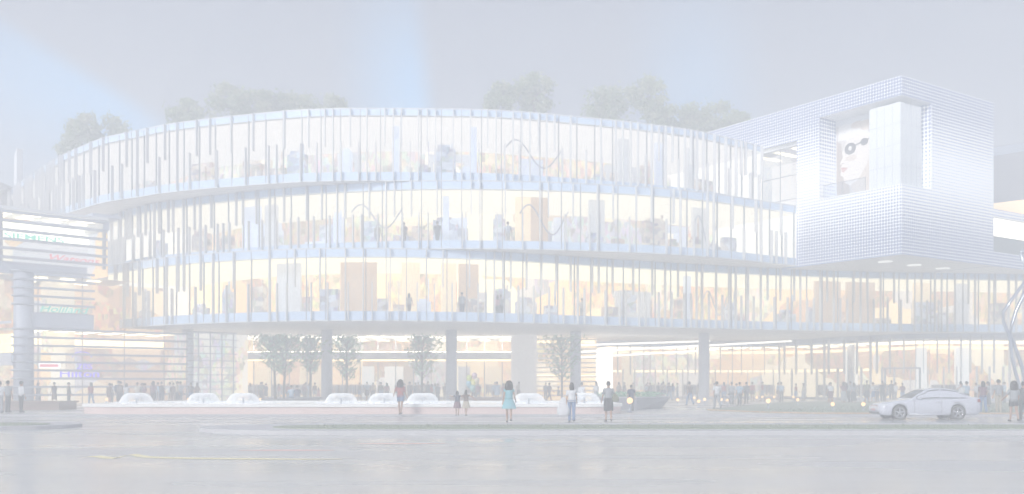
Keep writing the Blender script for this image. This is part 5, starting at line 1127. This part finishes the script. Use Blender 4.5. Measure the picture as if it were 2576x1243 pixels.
P_=[
(19.5,1037.5,'stand','grey','dark','man in grey shirt and dark trousers at far left, second from the edge',170,1.72),
(53.4,1037.5,'phone','white','black','man in pale shirt and black trousers with a hand raised to his ear',150,1.70),
(0,1038.5,'stand','white','grey','person in pale top cut off by the left edge of the picture',185,1.68),
(77,1012,'coat','dark','dark','person in dark coat behind the man with a hand at his ear',200,1.66),
(96,1012,'longskirt','dark','black','long haired woman in dark top and black skirt near the leftmost column of louvres',160,1.66),
(281,1014,'talk','white','dark','person in white top with dark trousers left of the leftmost water bell',170,1.58),
(298,1007,'coat','navy','black','tall person in a long dark coat left of the leftmost water bell',190,1.80),
(318,1005,'wman','white','teal','woman in white top and teal trousers by the left side of the leftmost water bell',200,1.62),
(345,1005,'stand','cream','grey','person in cream top half hidden behind the leftmost water bell',170,1.66),
(357,1005,'stand','dark','dark','person in dark jacket half hidden behind the right of the leftmost water bell',150,1.62),
(383,1004,'coat','dark','dark','dark clothed person leaning left, first of the close group right of the leftmost water bell',120,1.66),
(397,1004,'talk','lblue','grey','person in light blue shirt in the close group right of the leftmost water bell',200,1.68),
(406,1004,'stand','dark','navy','dark person behind the one in light blue shirt',180,1.72),
(427,1004,'phone','white','beige','person in white shirt and beige trousers facing the close group',230,1.70),
(436,1004,'coat','brown','brown','person in brown behind the one in white shirt and beige trousers',210,1.64),
(453.5,1012,'stand','grey','dark','broad person in grey tee and dark trousers left of the leftmost round column',175,1.74),
(480,1004,'stand','black','denim','person in black tee and jeans just right of the leftmost round column',185,1.66),
(496,1004,'wman','brown','dark','woman in brown with dark hair between the leftmost column and a water bell',170,1.66),
(656,1008,'stand','olive','dark','person in olive top standing at the left end of the dark bench',175,1.72),
(769,1006,'walk','grey','dark','person in grey walking in front of the plaza tree left of the second column',160,1.74),
(778,1005,'wman','lblue','denim','woman in light blue beside the walker in grey',200,1.66),
(801,1000,'child','red','red','small child in red with raised arms beside the second round column',190,1.20),
(938,1006,'coat','olive','dark','person in dark green jacket left of the woman in the red top',195,1.70),
(956,1004,'talk','brown','dark','person in brown in the crowd behind the fountain, left of the red top',150,1.74),
(972,1004,'stand','plum','dark','person in plum in the crowd just behind the water bell left of the red top',210,1.70),
(1007,1043.5,'shorts','red','denim','woman in red top and denim shorts with big dark hair by the fountain rim',172,1.72),
(1031,1008,'coat','black','black','person in black coat right of the woman in the red top',180,1.76),
(1052,1004,'stand','brown','dark','person in brown behind the water bell under the open crowned tree',170,1.74),
(1076,1005,'walk','navy','dark','tall person in navy walking right of the open crowned tree',150,1.86),
(1094,1003,'wman','lblue','white','woman in light blue and white trousers behind the water bell',200,1.64),
(1119,1003,'stand','dark','dark','dark person just left of the middle round column',180,1.64),
(1150,1046,'child','navy','plum','child in navy with an arm stretched out in front of the middle column',180,1.22),
(1172,1046.5,'child','brown','beige','child in brown and beige with both arms spread',160,1.26),
(1202,1011,'walk','red','grey','person in red shirt holding balloons right of the middle column',200,1.68),
(1250,1013,'tunic','lblue','lblue','woman in light blue tunic between the balloons and the teal dress',180,1.76),
(1280,1062.5,'dress','teal','teal','woman in teal flared dress with big dark curly hair walking on the road',178,1.74),
(1318,1003,'stand','teal','dark','person in pale teal behind the rightmost of the domes near the teal dress',180,1.62),
(1344,1005,'stand','black','black','man in black top behind the water bell right of the teal dress',185,1.74),
(1381.5,1010,'walk','brown','dark','man in dark brown coat walking left of the bright green tree',120,1.72),
(1404,1006,'sit','dark','dark','person sitting in dark clothes under the bright green tree',100,1.70),
(1437.5,1062,'wman','white','denim','woman in white blouse and jeans with a white bag walking on the road',178,1.70),
(1463,1030,'tunic','white','white','person in white tunic just behind the woman with the white bag',150,1.66),
(1499,1016,'longskirt','white','grey','long haired woman in white top and grey skirt left of the white lit pier',200,1.72),
(1530,1060,'skirt','grey','black','woman in grey blouse and black knee skirt walking on the road',182,1.76),
(1557,1008,'walk','brown','dark','slim person in brown striding right of the white lit pier',110,1.70),
(1587.5,1034.5,'stand','navy','dark','person in navy top standing by the bright orange globe lamp',180,1.50),
(1628.5,1005,'coat','dark','grey','man in dark jacket and grey trousers behind the grey planter',175,1.76),
(1656,1006,'talk','navy','dark','person in navy beside the one in cream behind the planter tip',140,1.72),
(1664,1007,'longskirt','cream','black','woman in cream top behind the planter tip',210,1.64),
(1679,1004,'stand','lblue','teal','person in pale blue with teal trousers right of the woman in cream',170,1.64),
(1692,1008,'wman','blue','white','woman in blue top at the pointed end of the planter',160,1.66),
(1734,1020,'walk','brown','denim','man in brown shirt and jeans striding left of the rightmost round column',200,1.76),
(1803,1029,'walk','white','grey','man in white shirt and grey trousers just right of the rightmost round column',185,1.74),
(1840,1018,'talk','grey','dark','person in grey standing by the bicycle',160,1.70),
(1860,1021,'stand','lblue','dark','person in light blue top with a bag right of the bicycle',190,1.68),
(1877,1016,'coat','dark','black','man in dark jacket and black trousers right of the bicycle',170,1.72),
(1965,1010.5,'stand','lblue','black','man in light blue top and black trousers alone behind the lawn',180,1.72),
(2089,1015,'skirt','white','plum','woman in white top and plum skirt walking behind the lawn',180,1.70),
(2121,1015,'longskirt','plum','grey','woman in plum top with long grey skirt behind the lawn',165,1.72),
(2147,1015,'longskirt','grey','dark','woman in grey top and dark skirt behind the lawn next to the plum top',200,1.66),
(2180,1014.5,'skirt','olive','dark','woman in olive top and dark skirt at the right end of the lawn',180,1.84),
(2206,1013,'stand','navy','dark','child in navy beside the woman in olive',180,1.15),
(2219,1012,'stand','dark','dark','man in dark shirt left of the silver car bonnet',180,1.80),
(2242,1003,'stand','black','dark','tall man in black by the shopfront above the car bonnet',175,1.88),
(2415.5,1026,'talk','white','grey','person in white behind the boot of the silver car',150,1.72),
(2431,1026,'point','lblue','dark','person in light blue with an arm pointing right behind the car boot',200,1.72),
(2472,1040,'wman','plum','denim','woman in plum top and jeans right behind the silver car',170,1.70),
(2511,1039,'stand','grey','beige','man in grey shirt and beige trousers right of the car',190,1.78),
(2549,1060.5,'shorts','grey','dark','woman in grey top with bare legs standing under the steel sculpture',175,1.72),
(2573,1057,'coat','dark','dark','dark clothed person cut off by the right edge of the picture',170,1.74),
]
for a in P_: person(*a[:8])
# the rest of the crowd, further back along the shopfronts
rc=random.Random(77)
ZN=[(610,800,88,91,'in the crowd before the middle shop','people before the middle shop',7),(900,1110,84,91,'in the crowd left of the middle column','crowd left of the middle column',12),(1180,1400,86,91,'in the crowd right of the middle column','crowd right of the middle column',6),(1545,1760,84,96,'in the crowd beyond the grey planter','crowd beyond the planter',10),(1780,2040,80,94,'in the crowd behind the lawn','crowd behind the lawn',8),(2080,2290,76,84,'in the crowd left of the silver car','crowd by the shop door',8),(2400,2570,62,78,'in the crowd behind the silver car','crowd behind the car',5),(110,460,66,71,'in the crowd before the louvred shops','crowd before the louvred shops',8)]
for x0_,x1_,ya,yb,where,gr,n_ in ZN:
    for k in range(n_):
        px=x0_+(x1_-x0_)*(k+rc.uniform(.15,.85))/n_; po=rc.choice(['stand','walk','coat','talk','wman','longskirt','phone','skirt','tunic']); tp=rc.choice(['dark','brown','navy','grey','white','plum','lblue','cream','red','black','beige']); bt=rc.choice(['dark','black','grey','denim','brown'])
        Yc=rc.uniform(ya,yb); 
        if px>1540: Yc=min(Yc,C0.Y(px)-1.5)
        wd={'lblue':'light blue'}.get(tp,tp); wb={'denim':'blue denim'}.get(bt,bt); cl={'wman':'woman','longskirt':'woman','skirt':'woman','tunic':'woman'}.get(po,'person')
        person(px,HY+1.5*FPX/Yc+.001,po,tp,bt,cl+' in '+wd+' over '+wb+' '+where,180+rc.uniform(-80,80),rc.uniform(1.58,1.8),Y=Yc,group=gr)
# people up in the lit halls
for px,cv,st,pose,top,bot,lab,h in ((1094,C2,Z2,'walk','dark','dark','dark figure walking behind the second storey glass below the middle',1.9),(1281,C2,Z2,'walk','white','cream','pale figure striding behind the second storey glass right of the middle',1.9),(1005,C2,Z2,'stand','brown','brown','brown figure behind the second storey glass under a ribbon sculpture',1.8),(935,C2,Z2,'wman','beige','grey','beige woman behind the second storey glass left of the brown figure',1.8),(1171,C1,Z1,'stand','grey','navy','figure at the first storey glass near the middle column',1.9),(1275,C1,Z1,'stand','grey','dark','grey figure at the first storey glass right of the middle',1.8),(1266,C1,Z1,'wman','pink','dark','pink topped figure at the first storey glass beside the grey one',1.75),(1485,C1,Z1,'talk','cream','grey','pale figure standing in the brightest first storey bay',1.8),(1030,C1,Z1,'wman','beige','brown','beige pair member at the first storey glass, left of the middle column',1.75)):
    p,u,n=cv.frame(px); q=p-n*1.3; body,parts=PO[pose]
    o=person(px,1000,pose,top,bot,lab,170,h,Y=q.y,z=st+.42); o.location=(q.x,q.y,st+.41)
# seated pair on the dark bench: they rest on its seat
for px,top,bot,lab,rz in ((732,'lblue','denim','person in light blue sitting on the dark bench, left of a pair',180),(747,'navy','grey','person in navy sitting on the dark bench, right of a pair',180)):
    o=person(px,1004,'sit',top,bot,lab,rz,1.7,z=.1); o.location=(wx(px,66.7),66.75,.24)
# bags
def bag(px,Y,z,h,w,mat,lab):
    t=thing('shopping_bag',lab,'bag',(wx(px,Y),Y,z)); b=MB(); x=wx(px,Y)
    b.rings([[(x+w*a*math.cos(2*math.pi*j/14),Y+w*.35*a*math.sin(2*math.pi*j/14),z+q*h) for j in range(14)] for q,a in ((0,.75),(.05,.95),(.35,1.05),(.7,.8),(.92,.4),(1,.22))],0); build(b,'sack',CM[mat],t)
    b=MB(); b.tube([(x-w*.2,Y,z+h),(x,Y,z+h*1.12),(x+w*.2,Y,z+h)],.012,5); build(b,'handle',CM[mat],t)
bag(1417,41,.28,.78,.27,'white','big white bag carried by the woman in white blouse and jeans')
bag(1024,50.3,.16,.42,.16,'dark','dark bag hanging beside the woman in the red top')
bag(1547,41.8,.85,.34,.16,'olive','olive shoulder bag at the side of the woman in the black skirt')
# bicycle
t=thing('bicycle','dark bicycle parked among the people right of the rightmost round column','bicycle',(wx(1838,46.5+20),66,.1)); X0=wx(1838,66); Yb=65.6
for dx in (-.52,.52):
    b=MB(); b.tube([(X0+dx+.33*math.cos(a),Yb,.44+.33*math.sin(a)) for a in [2*math.pi*k/24 for k in range(25)]],.022,6,cap=False)
    for k in range(8): a=math.pi*k/8; b.tube([(X0+dx+.32*math.cos(a),Yb,.44+.32*math.sin(a)),(X0+dx-.32*math.cos(a),Yb,.44-.32*math.sin(a))],.004,3)
    build(b,'wheel',CM['dark'],t)
b=MB()
for p,q in (((-.52,.44),(-.1,.42)),((-.52,.44),(-.2,.85)),((-.2,.9),(-.1,.42)),((-.1,.42),(.36,.88)),((-.18,.82),(.36,.88)),((.36,.98),(.52,.44))): b.tube([(X0+p[0],Yb,p[1]),(X0+q[0],Yb,q[1])],.02,6)
build(b,'frame',M['steel'],t)
b=MB(); b.tube([(X0+.3,Yb-.25,1.02),(X0+.38,Yb,1.0),(X0+.3,Yb+.25,1.02)],.014,6); build(b,'handlebar',CM['black'],t)
b=MB(); b.ball((X0-.22,Yb,.93),.1,8,0,.4); build(b,'saddle',CM['black'],t)
